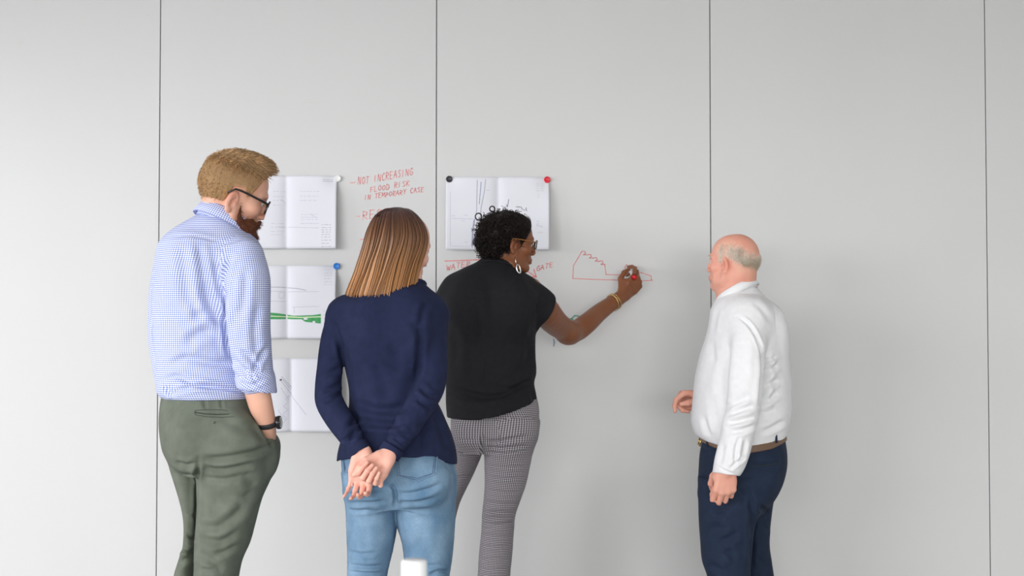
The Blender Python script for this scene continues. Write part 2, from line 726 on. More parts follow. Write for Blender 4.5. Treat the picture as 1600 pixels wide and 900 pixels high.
# ------------------------------------------------------------------ marker pen writing on the wall
GLY = {
    'A': [[(0, 0), (.45, 1), (.9, 0)], [(.2, .4), (.75, .42)]], 'B': [[(.1, 0), (.1, 1), (.7, .9), (.7, .6), (.1, .52), (.8, .4), (.75, .05), (.1, 0)]],
    'C': [[(.9, .85), (.5, 1), (.1, .6), (.2, .1), (.6, 0), (.9, .15)]], 'D': [[(.1, 0), (.12, 1), (.7, .85), (.85, .4), (.6, .05), (.1, 0)]],
    'E': [[(.85, 1), (.1, .97), (.1, 0), (.85, .04)], [(.1, .5), (.7, .52)]], 'F': [[(.9, 1), (.1, .97), (.12, 0)], [(.12, .5), (.7, .54)]],
    'G': [[(.9, .85), (.5, 1), (.1, .6), (.2, .1), (.6, 0), (.9, .2), (.88, .45), (.5, .45)]], 'I': [[(.3, 1), (.3, 0)]],
    'K': [[(.1, 1), (.1, 0)], [(.85, 1), (.12, .5), (.85, 0)]], 'L': [[(.15, 1), (.1, .02), (.8, .05)]], 'M': [[(0, 0), (.12, 1), (.45, .35), (.8, 1), (.95, 0)]],
    'N': [[(.05, 0), (.1, 1), (.75, 0), (.82, 1)]], 'O': [[(.5, 1), (.12, .75), (.1, .25), (.5, 0), (.85, .3), (.85, .75), (.5, 1)]],
    'P': [[(.1, 0), (.12, 1), (.75, .9), (.75, .58), (.12, .5)]], 'R': [[(.1, 0), (.12, 1), (.75, .9), (.72, .58), (.12, .5), (.85, 0)]],
    'S': [[(.85, .9), (.4, 1), (.15, .75), (.75, .4), (.65, .05), (.1, .08)]], 'T': [[(0, 1), (.95, .98)], [(.48, .98), (.45, 0)]],
    'W': [[(0, 1), (.25, 0), (.5, .7), (.72, 0), (.98, 1)]], 'Y': [[(.05, 1), (.45, .5), (.85, 1)], [(.45, .5), (.4, 0)]], 'V': [[(.05, 1), (.45, 0), (.85, 1)]],
}
m, t, b = mat('red_marker_ink', srgb(228, 92, 92), 0.5)
noise_color(t, b, srgb(224, 80, 84), srgb(236, 150, 148), 160, 3)
M['red_ink'] = m
m, t, b = mat('faint_red_ink', srgb(236, 130, 130), 0.5)
noise_color(t, b, srgb(232, 110, 112), srgb(240, 170, 168), 160, 3)
M['faint_ink'] = m
M['green_ink'] = mat('green_marker_ink', srgb(60, 160, 130), 0.5)[0]
M['blue_ink'] = mat('blue_marker_ink', srgb(90, 130, 160), 0.5)[0]
INK_Y = -0.0006


def strokes_of(text, x0, y0, x1, y1, hgt, slant=0.12, jit=0.03):
    """strokes of a handwritten line whose baseline runs from (x0, y0) to (x1, y1) in pixels"""
    n = len(text)
    adv = (x1 - x0) / n
    out = []
    for i, ch in enumerate(text):
        if ch == ' ':
            continue
        bx = x0 + adv * i
        by = y0 + (y1 - y0) * i / max(n - 1, 1) + random.uniform(-.6, .6)
        hh = hgt * random.uniform(.9, 1.08)
        for s in GLY[ch]:
            out.append([(bx + (gx * .82 + gy * slant) * adv + random.uniform(-jit, jit) * adv, by - gy * hh + random.uniform(-jit, jit) * hh) for gx, gy in s])
    return out


def ink(name, strokes, m, wpx, label, cat, group=None):
    mb = MB()
    wd = wpx / scale_at(0)
    for s in strokes:
        q = [P(x, y, INK_Y) for x, y in s]
        for a, c in zip(q[:-1], q[1:]):
            e = norm(c - a) * wd * .35
            mb.add(*ribbon([a - e, c + e], wd))
    return tag(mb.build(name, m), label, cat, group)


s = [[(547, 286), (555, 285)]] + strokes_of('NOT INCREASING', 559, 288, 646, 274, 11)
s += strokes_of('FLOOD RISK', 578, 300, 641, 290.5, 8)
s += strokes_of('IN TEMPORARY CASE', 569, 312.5, 663, 299.5, 7.5)
ink('handwritten_note', s, M['red_ink'], 0.95, 'red handwritten bullet reading NOT INCREASING FLOOD RISK IN TEMPORARY CASE', 'writing')
s = [[(557, 338), (562, 338)]] + strokes_of('RESID', 566, 343, 620, 338, 13, 0.05)
ink('handwritten_note', s, M['faint_ink'], 1.2, 'larger faint red handwriting starting RES, half hidden by the long brown hair', 'writing')
ink('handwritten_dash', [[(562, 375), (570, 373), (571, 373)], [(576, 374), (582, 371)]], M['faint_ink'], 1.3, 'upper of two short red bullet dashes left of the long brown hair', 'writing')
ink('handwritten_dash', [[(562, 392), (570, 391)], [(577, 391), (583, 391)]], M['faint_ink'], 1.3, 'lower of two short red bullet dashes left of the long brown hair', 'writing')
ink('handwritten_line', [[(695, 408), (720, 407), (745, 406), (768, 405)], [(752, 410), (758, 404)]], M['red_ink'], 1.4, 'long red horizontal marker line left of the curly haired woman', 'drawing')
s = strokes_of('WATER', 697, 422, 736, 417, 9)
ink('handwritten_word', s, M['red_ink'], 1.0, 'red handwritten word WATER above the black blouse shoulder', 'writing')
ink('drawn_arrow', [[(806, 415), (820, 421), (836, 432)], [(826, 432), (838, 433), (834, 421)]], M['red_ink'], 1.4, 'red hand drawn arrow pointing down beside the silver earring', 'drawing')
s = strokes_of('GATE', 838, 423, 865, 418, 8)
ink('handwritten_word', s, M['red_ink'], 1.0, 'red handwritten word GATE right of the curly haired woman', 'writing')
roof = [(909, 393)]
for i in range(4):
    x, y = 909 + i * 9.2, 393 + i * 5.0
    roof += [(x + 4.5, y - .5), (x + 6, y + 3), (x + 2.5, y + 5), (x + 8, y + 5.5), (x + 9.2, y + 5)]
s = [[(896, 415), (902, 405), (909, 393)], roof, [(945, 414), (947, 429), (965, 429.5), (985, 429), (1002, 426), (1017, 431), (1018, 438)],
     [(896, 415), (895, 435), (925, 436.5), (960, 437.5), (1000, 439), (1020, 438)], [(976, 419), (979, 413.5), (984, 418), (984, 425)]]
ink('drawn_outline', s, M['red_ink'], 1.1, 'red marker outline of a dam section with a row of teeth, being drawn', 'drawing')
ink('drawn_mark', [[(867, 473), (872, 482)], [(866, 480), (873, 476)]], M['red_ink'], 1.6, 'tiny red marker mark above the bare upper arm', 'drawing')
s = [[(888, 499), (893, 498), (897, 501), (898, 507)], [(898, 507), (902, 500), (908, 499)], [(894, 497), (898, 493), (904, 494), (908, 497)], [(890, 500), (894, 506), (898, 507)]]
ink('drawn_clump', s, M['green_ink'], 1.6, 'small green marker scribble of a plant above the elbow crook', 'drawing')
ink('drawn_mark', [[(865, 530), (866, 536), (865, 541)]], M['blue_ink'], 1.4, 'tiny blue marker tick under the bare upper arm', 'drawing')

# ------------------------------------------------------------------ drawings pinned to the wall
M['print_grey'] = mat('printed_grey_line', srgb(160, 160, 176), 0.8)[0]
M['print_pale'] = mat('printed_pale_line', srgb(196, 196, 210), 0.8)[0]
M['print_dark'] = mat('printed_dark_line', srgb(70, 70, 90), 0.8)[0]
M['print_blue'] = mat('printed_blue_line', srgb(110, 125, 165), 0.8)[0]
m, t, b = mat('printed_green', srgb(66, 156, 92), 0.8)
noise_color(t, b, srgb(58, 148, 84), srgb(80, 168, 104), 90, 3)
M['print_green'] = m
M['print_cream'] = mat('printed_cream', srgb(232, 238, 200), 0.8)[0]
M['paper_white'] = mat('printed_white', srgb(228, 228, 238), 0.8)[0]


class Sheet:
    """a folded A3 print hung by magnets: each half bows off the wall, the crease lies back, free corners curl"""

    def __init__(self, x0, x1, y0, y1, fold, curl, label):
        self.a = (x0, x1, y0, y1, fold, curl)
        nx, nz = 60, 24
        v, fc = [], []
        for side, off in ((0, 0.0), (1, 0.00035)):
            for j in range(nz + 1):
                for i in range(nx + 1):
                    v.append(self.at(x0 + (x1 - x0) * i / nx, y0 + (y1 - y0) * j / nz, 0.0 if side else 0.00035))
        W = nx + 1
        K = W * (nz + 1)
        for j in range(nz):
            for i in range(nx):
                a = j * W + i
                fc.append((a, a + W, a + W + 1, a + 1))
                fc.append((K + a, K + a + 1, K + a + W + 1, K + a + W))
        ring = [i for i in range(W)] + [W * j + nx for j in range(1, nz + 1)] + [W * nz + i for i in range(nx - 1, -1, -1)] + [W * j for j in range(nz - 1, 0, -1)]
        for a, c in zip(ring, ring[1:] + ring[:1]):
            fc.append((a, c, K + c, K + a))
        self.o = tag(link_mesh('paper_drawing', np.array(v), fc, M['paper'], None, True), label, 'drawing', 'folded prints pinned to the wall')

    def h(self, px, py):
        x0, x1, y0, y1, fold, curl = self.a
        d = abs(px - fold) / 384
        e = 0.004 + 0.020 * (1 - math.exp(-d / 0.022)) * (0.75 + 0.25 * math.sin((py - y0) / (y1 - y0) * 2.2))
        fx, fy = (px - x0) / (x1 - x0), (py - y0) / (y1 - y0)
        e += curl * max(0, fx - 0.55) ** 2 * 4 * (0.25 + fy) + 0.012 * max(0, 0.25 - fx) ** 2 * 8 * fy
        for cx in (x0, x1):
            e *= 1 - 0.93 * math.exp(-(((px - cx) / 384) ** 2 + ((py - y0) / 384) ** 2) / 0.0022)
        return e + 0.001

    def at(self, px, py, off=0.0005):
        p = P(px, py, 0)
        p[1] = -self.h(px, py) - off
        return p

    def print(self, name, polys, wpx, m, off=0.0006):
        mb = MB()
        for s in polys:
            pts = []
            for (xa, ya), (xb, yb) in zip(s[:-1], s[1:]):
                n = max(1, int(abs(xb - xa) / 3 + abs(yb - ya) / 6))
                for i in range(n):
                    pts.append(self.at(xa + (xb - xa) * i / n, ya + (yb - ya) * i / n, off))
            pts.append(self.at(*s[-1], off))
            mb.add(*ribbon(pts, wpx / 384))
        return tag(mb.build(name, m, self.o), kind='stuff' if len(polys) > 1 else None)

    def band(self, name, top, bot, m, off=0.0006):
        """area between two polylines that share their x stations"""
        v, fc = [], []
        xs = np.arange(top[0][0], top[-1][0] + .1, 2.0)
        for x in xs:
            v += [self.at(x, np.interp(x, *zip(*top)), off), self.at(x, np.interp(x, *zip(*bot)), off)]
        for i in range(len(xs) - 1):
            fc.append((2 * i, 2 * i + 1, 2 * i + 3, 2 * i + 2))
        return link_mesh(name, np.array(v), fc, m, self.o)


def text_block(x0, x1, y0, y1, step, seed):
    r = random.Random(seed)
    out = []
    y = y0
    while y < y1:
        x = x0
        while x < x1 - 2:
            l = r.uniform(2, 7)
            out.append([(x, y), (min(x + l, x1), y)])
            x += l + r.uniform(1, 2.5)
        y += step * r.uniform(.85, 1.3)
    return out


s1 = Sheet(367, 527, 275, 389, 448, 0.016, 'white folded print with faint grey drawing beside the bearded man\'s glasses')
s1.print('printed_lines', text_block(504, 519, 352, 386, 4, 1) + [[(505, 281), (522, 282)], [(505, 284), (521, 284)]], 0.7, M['print_grey'])
s1.print('printed_lines', text_block(425, 445, 350, 368, 5, 2) + text_block(470, 500, 300, 318, 6, 3) + [[(471, 350), (500, 350)], [(436, 355), (500, 357)], [(486, 335), (497, 342)], [(440, 312), (447, 318)]]
         + text_block(428, 446, 300, 325, 7, 9) + text_block(472, 498, 336, 348, 4, 8), 0.7, M['print_pale'])
s2 = Sheet(368, 526, 415, 529, 449, 0.014, 'white folded print with a green river band, behind the navy sleeve')
s2.band('green_band', [(423, 488.5), (436, 489.5), (448, 491.5), (460, 493.5), (475, 493), (490, 492.5), (504, 490.5)],
        [(423, 499), (436, 499), (448, 498.5), (460, 499), (473, 499), (478, 503), (490, 504), (500, 505.5), (504, 505.5)], M['print_green'])
s2.print('river_line', [[(423, 494), (448, 495), (470, 496), (490, 495.5), (504, 495)]], 1.4, M['print_cream'], 0.0011)
s2.print('white_patch', [[(476, 498.3), (482, 498.3)], [(490, 503), (494, 503)]], 2.6, M['paper_white'], 0.0011)
s2.print('printed_lines', [[(423, 449), (440, 449), (465, 451), (480, 454)]], 0.9, M['print_grey'])
s2.print('printed_lines', [[(423, 455), (448, 456)], [(450, 456), (500, 456)], [(437, 457), (437, 466), (445, 466), (445, 458), (437, 457)], [(423, 471), (447, 471)], [(458, 480), (500, 479)], [(461, 480), (461, 489)]]
         + text_block(508, 520, 422, 446, 4, 4) + text_block(507, 516, 486, 502, 5, 5), 0.8, M['print_pale'])
s3 = Sheet(375, 535, 560, 674, 455, 0.012, 'white folded print lowest on the wall, beside the black wrist watch')
s3.print('printed_lines', [[(440, 594), (456, 616)], [(443, 593), (455, 609)], [(441, 588), (456, 605)]], 0.8, M['print_grey'])
s3.print('black_dot', [[(438.5, 594), (441.5, 592.5)]], 2.4, M['print_dark'])
s3.print('printed_lines', [[(454, 618), (447, 622), (451, 628), (444, 634), (450, 640), (443, 647), (449, 654), (444, 660)], [(440, 605), (452, 625)], [(455, 616), (480, 648)], [(436, 640), (446, 656)]], 1.0, M['print_pale'])
s4 = Sheet(697, 858, 277, 391, 778, 0.020, 'white folded print with river lines behind the curly black hair')
s4.print('printed_lines', [[(746, 282), (745.5, 300), (745, 330), (742, 345), (740, 360), (738, 388)], [(759, 281), (757, 300), (752, 325), (751, 340)]], 1.0, M['print_grey'])
s4.print('blue_line', [[(741, 345), (738.5, 360), (738, 375), (737, 385)], [(743, 342), (740, 347)], [(752, 285), (749, 320)]], 0.9, M['print_blue'])
s4.print('dark_line', [[(795, 312), (793, 324)], [(806, 324), (815, 324.5), (815, 327), (820, 330), (822, 325), (823, 331)]], 0.9, M['print_dark'])
s4.print('printed_lines', [[(706, 338), (712, 338)], [(725, 337), (731, 337)], [(706, 342), (742, 343)], [(722, 346), (727, 346)], [(726, 379), (731, 379)], [(760, 298), (766, 298)], [(838, 352), (848, 356)], [(839, 364), (848, 364)], [(704, 300), (704, 385), (735, 386)]]
         + text_block(838, 850, 288, 302, 3.5, 6) + text_block(840, 846, 304, 310, 2.5, 7) + text_block(838, 846, 347, 356, 3, 11), 0.7, M['print_pale'])


def magnet(px, py, color, rough, label, off=0.006):
    m, t, b = mat('magnet_' + label.split()[1], color, rough)
    c = P(px, py, -off + 0.001)
    mb = MB()
    R = 0.0135
    mb.lathe([(0.0001, 0), (R, 0), (R, .005), (R * .96, .0075), (R * .8, .0085), (R * .72, .0075), (R * .3, .007), (0.0001, .007)], c, (0, -1, 0), 28)
    tag(mb.build('magnet', m, None, True), label, 'magnet', 'round magnets holding prints')


magnet(528, 279, (0.82, 0.82, 0.82), 0.4, 'round white magnet on the print corner beside the bearded man')
magnet(526, 416, srgb(24, 118, 205), 0.35, 'round blue magnet on the print corner above the navy shoulder')
magnet(702, 280, srgb(28, 30, 40), 0.4, 'round black magnet on the print corner by the panel joint')
magnet(855, 281, srgb(216, 20, 45), 0.35, 'round red magnet on the upper right print corner')

# ------------------------------------------------------------------ people: tools
class Fig:
    def __init__(self, Y0):
        self.Y0 = Y0

    def pt(self, px, py, dy=0.0):
        return P(px, py, self.Y0 + dy)

    def loft(self, rows, n=2.2, dy=0.0):
        """rows (py, left px, right px, depth radius m, forward offset m)"""
        out = []
        for r in rows:
            py, xl, xr, ry = r[:4]
            d = dy + (r[4] if len(r) > 4 else 0)
            a, c = self.pt(xl, py, d), self.pt(xr, py, d)
            out.append((a[2], (a[0] + c[0]) / 2, a[1], (c[0] - a[0]) / 2, ry))
        return loft(out, n)

    def chain(self, rows, **kw):
        """rows (px, py, dy, radius px)"""
        pts = [self.pt(*r[:3]) for r in rows]
        return chain(pts, [r[3] / scale_at(self.Y0 + r[2]) for r in rows], **kw)

    def cut(self, curve, above=True):
        """keeps what lies above (or below) a hem given as pixels"""
        c = np.array([self.pt(x, y) for x, y in curve])
        o = np.argsort(c[:, 0])
        cx, cz = c[o, 0], c[o, 2]
        s = 1 if above else -1
        return Leaf(lambda X, Y, Z: s * (np.interp(X, cx, cz) + 0 * Y - Z), [-9] * 3, [9] * 3)


def waves(p, freq, seed, stretch=(1, 1, 1)):
    r = np.random.default_rng(seed)
    q = p * np.asarray(stretch)
    out = 0
    for _ in range(5):
        d1, d2 = r.normal(size=3), r.normal(size=3)
        d1 /= np.linalg.norm(d1)
        d2 /= np.linalg.norm(d2)
        out = out + np.sin(freq * r.uniform(.7, 1.4) * (q @ d1) + r.uniform(0, 6) + 1.4 * np.sin(freq * .6 * (q @ d2) + r.uniform(0, 6)))
    return out / 5


def fold_disp(folds, front_only=True):
    """folds: (pixel polyline, width px, height m): rounded creases pressed into the cloth, with a raised lip on both sides"""
    def fn(v, n):
        out = np.zeros(len(v))
        if not folds:
            return out
        px = project(v)
        tow = CAM - v
        tow /= np.linalg.norm(tow, axis=1)[:, None]
        face = np.clip((n * tow).sum(1) * 3, 0, 1)
        for poly, wd, amp in folds:
            pl = np.array(poly, float)
            if len(pl) > 2:
                pl, _ = resample(np.concatenate([pl, np.zeros((len(pl), 1))], 1), np.zeros(len(pl)), 3)
                pl = pl[:, :2]
            sel = ((px > pl.min(0) - 4 * wd) & (px < pl.max(0) + 4 * wd)).all(1) & (face > 0)
            if not sel.any():
                continue
            q = px[sel]
            best = np.full(len(q), 1e9)
            at = np.zeros(len(q))
            L = np.concatenate([[0], np.cumsum(np.linalg.norm(np.diff(pl, axis=0), axis=1))])
            for i in range(len(pl) - 1):
                d = pl[i + 1] - pl[i]
                t = np.clip(((q - pl[i]) @ d) / (d @ d + 1e-9), 0, 1)
                e = np.linalg.norm(q - pl[i] - t[:, None] * d, axis=1)
                b_ = e < best
                best[b_] = e[b_]
                at[b_] = (L[i] + t * (L[i + 1] - L[i]))[b_] / L[-1]
            tap = np.clip(np.sin(math.pi * np.clip(at, .03, .97)) * 1.6, 0, 1)
            g = -np.exp(-(best / wd) ** 2) + 0.55 * np.exp(-((best - 1.9 * wd) / wd) ** 2)
            out[sel] += amp * g * tap * face[sel]
        return out
    return fn


def garment(name, grp, h, m, parent, folds=(), noise=(), it=3, cloth=None):
    """polygonize, add creases and soft unevenness as real relief, link"""
    v, q = polygonize(grp, h, it=it)
    n = vnormals(v, q)
    d = fold_disp(folds)(v, n)
    for fr, amp, seed, st in noise:
        d = d + amp * waves(v, fr, seed, st)
    v = v + n * d[:, None]
    at = {}
    if cloth is not None:
        at['cloth'] = ('FLOAT_VECTOR', cloth(v))
    return link_mesh(name, v, q, m, parent, True, at)


def thread_coords(torso, limbs):
    """weft / warp metres over torso (round z) and limbs (round their own axes)"""
    def fn(v):
        cx, cy, rx, ry = (np.interp(v[:, 2], torso.zz, t_) for t_ in torso.tab)
        R = np.interp(np.median(v[:, 2]), torso.zz, torso.tab[2]) * 0.85
        ang = np.arctan2(v[:, 0] - cx, -(v[:, 1] - cy))
        out = np.stack([ang * R, v[:, 2], 0 * ang], 1)
        best = torso.pts(v)
        for pts, radii, leaf in limbs:
            pts = np.asarray(pts)
            main = norm(pts[-1] - pts[0])
            d = leaf.pts(v)
            s = d < best
            best = np.where(s, d, best)
            L = np.concatenate([[0], np.cumsum(np.linalg.norm(np.diff(pts, axis=0), axis=1))])
            e = np.full(len(v), 1e9)
            co = np.zeros((len(v), 3))
            for i in range(len(pts) - 1):
                ba = pts[i + 1] - pts[i]
                t_ = np.clip(((v - pts[i]) @ ba) / (ba @ ba), 0, 1)
                r_ = v - pts[i] - t_[:, None] * ba
                dd = np.linalg.norm(r_, axis=1)
                a = norm(ba)
                u = norm(np.cross(a, [1, 0, 0]) if abs(a[0]) < .8 else np.cross(a, [0, 0, 1]))
                w_ = np.cross(a, u)
                an = np.arctan2(r_ @ w_, -(r_ @ u)) if u[1] > 0 else np.arctan2(r_ @ w_, r_ @ u)
                b_ = dd < e
                e[b_] = dd[b_]
                co[b_, 0] = (an * radii[0] * .95)[b_]
                co[b_, 1] = ((v - pts[0]) @ main)[b_]
            out[s] = co[s]
        return out
    return fn


# ---- heads: local axes x = the person's right, y = forward, z = up; 0.236 m from chin to crown at scale 1
def head_frame(yaw, pitch, roll=0.0):
    y, p, r = map(math.radians, (yaw, pitch, roll))
    f = np.array([math.sin(y), math.cos(y), 0])
    rt = np.array([math.cos(y), -math.sin(y), 0])
    up = np.array([0, 0, 1.0])
    f, up = math.cos(p) * f - math.sin(p) * up, math.cos(p) * up + math.sin(p) * f
    rt, up = math.cos(r) * rt - math.sin(r) * up, math.cos(r) * up + math.sin(r) * rt
    return np.stack([rt, f, up], 1)


def rotz(a):
    c, s = math.cos(a), math.sin(a)
    return np.array([[c, -s, 0], [s, c, 0], [0, 0, 1]])


def roty(a):
    c, s = math.cos(a), math.sin(a)
    return np.array([[c, 0, s], [0, 1, 0], [-s, 0, c]])


def rotx(a):
    c, s = math.cos(a), math.sin(a)
    return np.array([[1, 0, 0], [0, c, -s], [0, s, c]])


def head_sdf(jaw=1.0, nose=1.0, cheek=1.0, ears=True, jowl=0.0, ear_y=-.008, ear_z=-.008):
    g = Group()
    g.add(ellipsoid((0, -0.018, 0.032), (0.074, 0.091, 0.090)))
    g.add(ellipsoid((0, 0.030, 0.035), (0.066, 0.058, 0.070)), .03)
    g.add(ellipsoid((0, 0.030, -0.040), (0.057, 0.056, 0.072)), .025)
    for s in (-1, 1):
        g.add(chain([(s * .058 * jaw, .000, -.040), (s * .050 * jaw, .018, -.078), (s * .016, .064, -.097)], [.017, .017, .014]), .02)
        g.add(ellipsoid((s * .043, .056, -.022), (.022 * cheek, .024, .022)), .018)
        g.add(chain([(s * .010, .086, .022), (s * .030, .083, .026), (s * .050, .066, .018)], [.008, .008, .006]), .014)
        if jowl:
            g.add(ellipsoid((s * .040, .040, -.070), (.024 * jowl, .026, .026)), .02)
    g.add(ellipsoid((0, .070, -.097), (.021, .018, .016)), .018)
    for s in (-1, 1):
        g.add(ellipsoid((s * .031, .092, .004), (.019, .014, .011)), .012, 'sub')
        g.add(ellipsoid((s * .031, .073, .003), (.0125, .0125, .0125)))
        g.add(chain([(s * .017, .081, .009), (s * .031, .087, .0115), (s * .045, .076, .007)], [.003, .0035, .003]), .003)
    g.add(chain([(0, .088, .012), (0, .098, -.010), (0, .108 * (.55 + .45 * nose), -.028)], [.0075, .0085, .011 * nose]), .010)
    for s in (-1, 1):
        g.add(ellipsoid((s * .0125, .095, -.034), (.0085, .011, .0075)), .006)
    g.add(ellipsoid((0, .080, -.060), (.024, .016, .018)), .012)
    g.add(chain([(-.021, .081, -.0655), (0, .0945, -.0605), (.021, .081, -.0655)], [.004, .0058, .004]), .004)
    g.add(chain([(-.019, .081, -.0690), (0, .0925, -.0715), (.019, .081, -.0690)], [.004, .0068, .004]), .004)
    g.add(chain([(-.022, .090, -.0665), (0, .0995, -.0662), (.022, .090, -.0665)], [.0012, .0016, .0012]), .003, 'sub')
    if ears:
        for s in (-1, 1):
            R = rotz(s * math.radians(24)) @ rotx(math.radians(-12))
            e = Group()
            e.add(ellipsoid((0, 0, 0), (.0085, .0185, .0310)))
            e.add(ellipsoid((s * .0075, .001, .001), (.0065, .0125, .0225)), .003, 'sub')
            e.add(chain([(s * .002, -.006, -.014), (s * .003, -.008, .002), (s * .003, -.001, .013)], [.0032, .0036, .003]), .004)
            e.add(ellipsoid((s * .002, .011, -.003), (.006, .0048, .0065)), .004)
            e.add(ellipsoid((s * .001, .003, -.029), (.0058, .0095, .0085)), .006)
            g.add(placed(e, R, (s * .0765, ear_y, ear_z)), .005)
    return g


# ---- hands: local axes y = towards the fingertips, z = back of the hand, x = towards the thumb (left hand) or away (right hand)
def hand_frame(y, z):
    y = norm(y)
    z = np.asarray(z, float)
    z = norm(z - y * (z @ y))
    return np.stack([np.cross(y, z), y, z], 1)


def hand_sdf(side, curls, thumb, spread=(6, 1, -4, -10), size=1.0, fat=1.0, stub=.05):
    """side +1 left, -1 right; curls: bend in degrees of the three joints of index..little; thumb: three direction vectors (x to the thumb side)"""
    mcp = [(.030, .090, .003), (.009, .096, .006), (-.012, .092, .005), (-.031, .082, .001)]
    ln = [(.043, .026, .023), (.048, .030, .024), (.045, .028, .023), (.035, .021, .020)]
    rr = [(.0100, .0088, .0080, .0066), (.0102, .0090, .0082, .0068), (.0096, .0085, .0077, .0064), (.0086, .0075, .0069, .0058)]
    fx = lambda p: np.array([p[0] * side, p[1], p[2]])
    palm = Group()
    for i in range(4):
        palm.add(chain([fx((.016 - .011 * i, .004, -.001)), fx((mcp[i][0] * .88, .05, .002)), fx(mcp[i])], [.0125, .0125, .0112 * fat], smooth=False), .014)
    palm.add(chain([fx((.019, .014, -.010)), fx((.033, .046, -.013))], [.0165, .0135]), .014)
    palm.add(chain([fx((-.020, .012, -.008)), fx((-.029, .058, -.008))], [.0135, .0120]), .014)
    fingers = Group()
    tips = []
    for i in range(4):
        sp = math.radians(spread[i])
        p = fx(mcp[i])
        pts, a = [p], 0.0
        for j in range(3):
            a += math.radians(curls[i][j])
            d = np.array([math.sin(sp) * side * math.cos(a), math.cos(sp) * math.cos(a), -math.sin(a)])
            p = p + d * ln[i][j]
            pts.append(p)
        r = np.array(rr[i]) * fat
        f = chain(pts, r, smooth=False, k=.003)
        fingers.add(f, 0.0012)
        tips.append((pts[-1], d, r[-1]))
    th = [fx((.022, .014, -.010))]
    for d, l in zip(thumb, (.046, .034, .027)):
        th.append(th[-1] + norm(fx(d)) * l)
    g = Group()
    g.add(palm)
    g.add(fingers, .005)
    g.add(chain(th, np.array([.0150, .0118, .0104, .0080]) * fat, smooth=False, k=.004), .007)
    g.add(chain([(0, -stub, 0), (0, -stub * .2, 0), (0, .012, 0)], [.0255, .0240, .0230], flat=(0, 0, 1), ratio=.74), .016)
    g.thumb_pts = th
    g.tips = tips
    return g


def body_mesh(grp, boxes, m, parent, tint, coarse=0.007):
    """one skin surface: coarse under the clothes, fine in the boxes (head, hands)"""
    V, Q, base = [], [], 0
    parts = [(grp.lo - .03, grp.hi + .03, coarse, True)] + [(np.asarray(l), np.asarray(h), hh, False) for l, h, hh in boxes]
    for lo, hi, h, outer in parts:
        ax = axes_for(lo, hi, h)
        D = grp.grid(ax)
        v, q = nets(D, np.array([a[0] for a in ax]), h)
        v = relax(v, q, 2)
        if outer:
            cen = v[q].mean(1)
            keep = np.ones(len(q), bool)
            for l, hh_, s in boxes:
                keep &= ~((cen > np.asarray(l) + .006).all(1) & (cen < np.asarray(hh_) - .006).all(1))
            q = q[keep]
        V.append(v)
        Q.append(q + base)
        base += len(v)
    v, q = np.concatenate(V), np.concatenate(Q)
    used = np.zeros(len(v), bool)
    used[q] = True
    idx = np.cumsum(used) - 1
    v, q = v[used], idx[q]
    c = tint(v)
    return link_mesh('body', v, q, m, parent, True, {'tint': ('FLOAT_COLOR', np.concatenate([c, np.ones((len(c), 1))], 1))})


def to_local(v, R, c, s):
    return ((v - c) @ R) / s


def base_tint(v, seed, amp=0.06):
    w1 = waves(v, 55, seed)
    w2 = waves(v, 160, seed + 1)
    return np.stack([1 + amp * (.6 * w1 + .4 * w2), 1 + amp * (1.2 * w1 + .6 * w2), 1 + amp * (1.2 * w1 + .6 * w2)], 1)


def blob(l, c, r):
    return np.exp(-(((l - np.asarray(c)) / np.asarray(r)) ** 2).sum(1))


def face_tint(t_, l, lips=(0.80, 0.55, 0.55), red=1.0):
    """lips, cheeks, nose and ears a little redder; brows and eyes"""
    def mixc(w_, col):
        nonlocal t_
        t_ = t_ * (1 - w_[:, None]) + t_ * np.asarray(col) * w_[:, None]
    for s in (-1, 1):
        mixc(.5 * red * blob(l, (s * .045, .06, -.03), (.03, .04, .025)), (1.0, .82, .80))
        mixc(.6 * red * blob(l, (s * .082, -.010, -.006), (.016, .028, .036)), (1.0, .78, .76))
    mixc(.5 * red * blob(l, (0, .108, -.03), (.02, .02, .016)), (1.0, .80, .78))
    mixc(np.clip(1.3 * blob(l, (0, .090, -.067), (.021, .016, .0085)), 0, 1), lips)
    return t_


def eyes(fig_parent, R, c, s, iris):
    """eyeballs are part of the head surface; white and iris as small caps"""
    m1 = M.get('eye_white') or M.setdefault('eye_white', mat('eye_white', (0.78, 0.76, 0.74), 0.2)[0])
    m2 = mat('iris', iris, 0.15)[0]
    for sd in (-1, 1):
        mb, m3 = MB(), MB()
        cc = c + R @ np.array([sd * .031, .0735, .003]) * s
        ax = R @ norm([sd * .10, 1, -.02])
        mb.lathe([(.0125 * s * math.sin(a), .0127 * s * math.cos(a)) for a in np.linspace(0.02, 1.0, 7)], cc, ax, 20)
        m3.lathe([(.0127 * s * math.sin(a), .0129 * s * math.cos(a)) for a in np.linspace(0.02, .45, 5)], cc, ax, 16)
        e = mb.build('eye', m1, fig_parent, True)
        m3.build('iris', m2, e, True)


def sample_faces(v, q, n, weight=None, seed=1):
    r = np.random.default_rng(seed)
    a = np.linalg.norm(np.cross(v[q[:, 2]] - v[q[:, 0]], v[q[:, 3]] - v[q[:, 1]]), axis=1)
    cen = v[q].mean(1)
    if weight is not None:
        a = a * weight(cen)
    i = r.choice(len(q), n, p=a / a.sum())
    st = r.random((n, 2))
    p = v[q[i]]
    s, t_ = st[:, :1], st[:, 1:]
    pos = p[:, 0] * (1 - s) * (1 - t_) + p[:, 1] * s * (1 - t_) + p[:, 2] * s * t_ + p[:, 3] * (1 - s) * t_
    nn = np.cross(p[:, 2] - p[:, 0], p[:, 3] - p[:, 1])
    return pos, nn / (np.linalg.norm(nn, axis=1)[:, None] + 1e-12), r


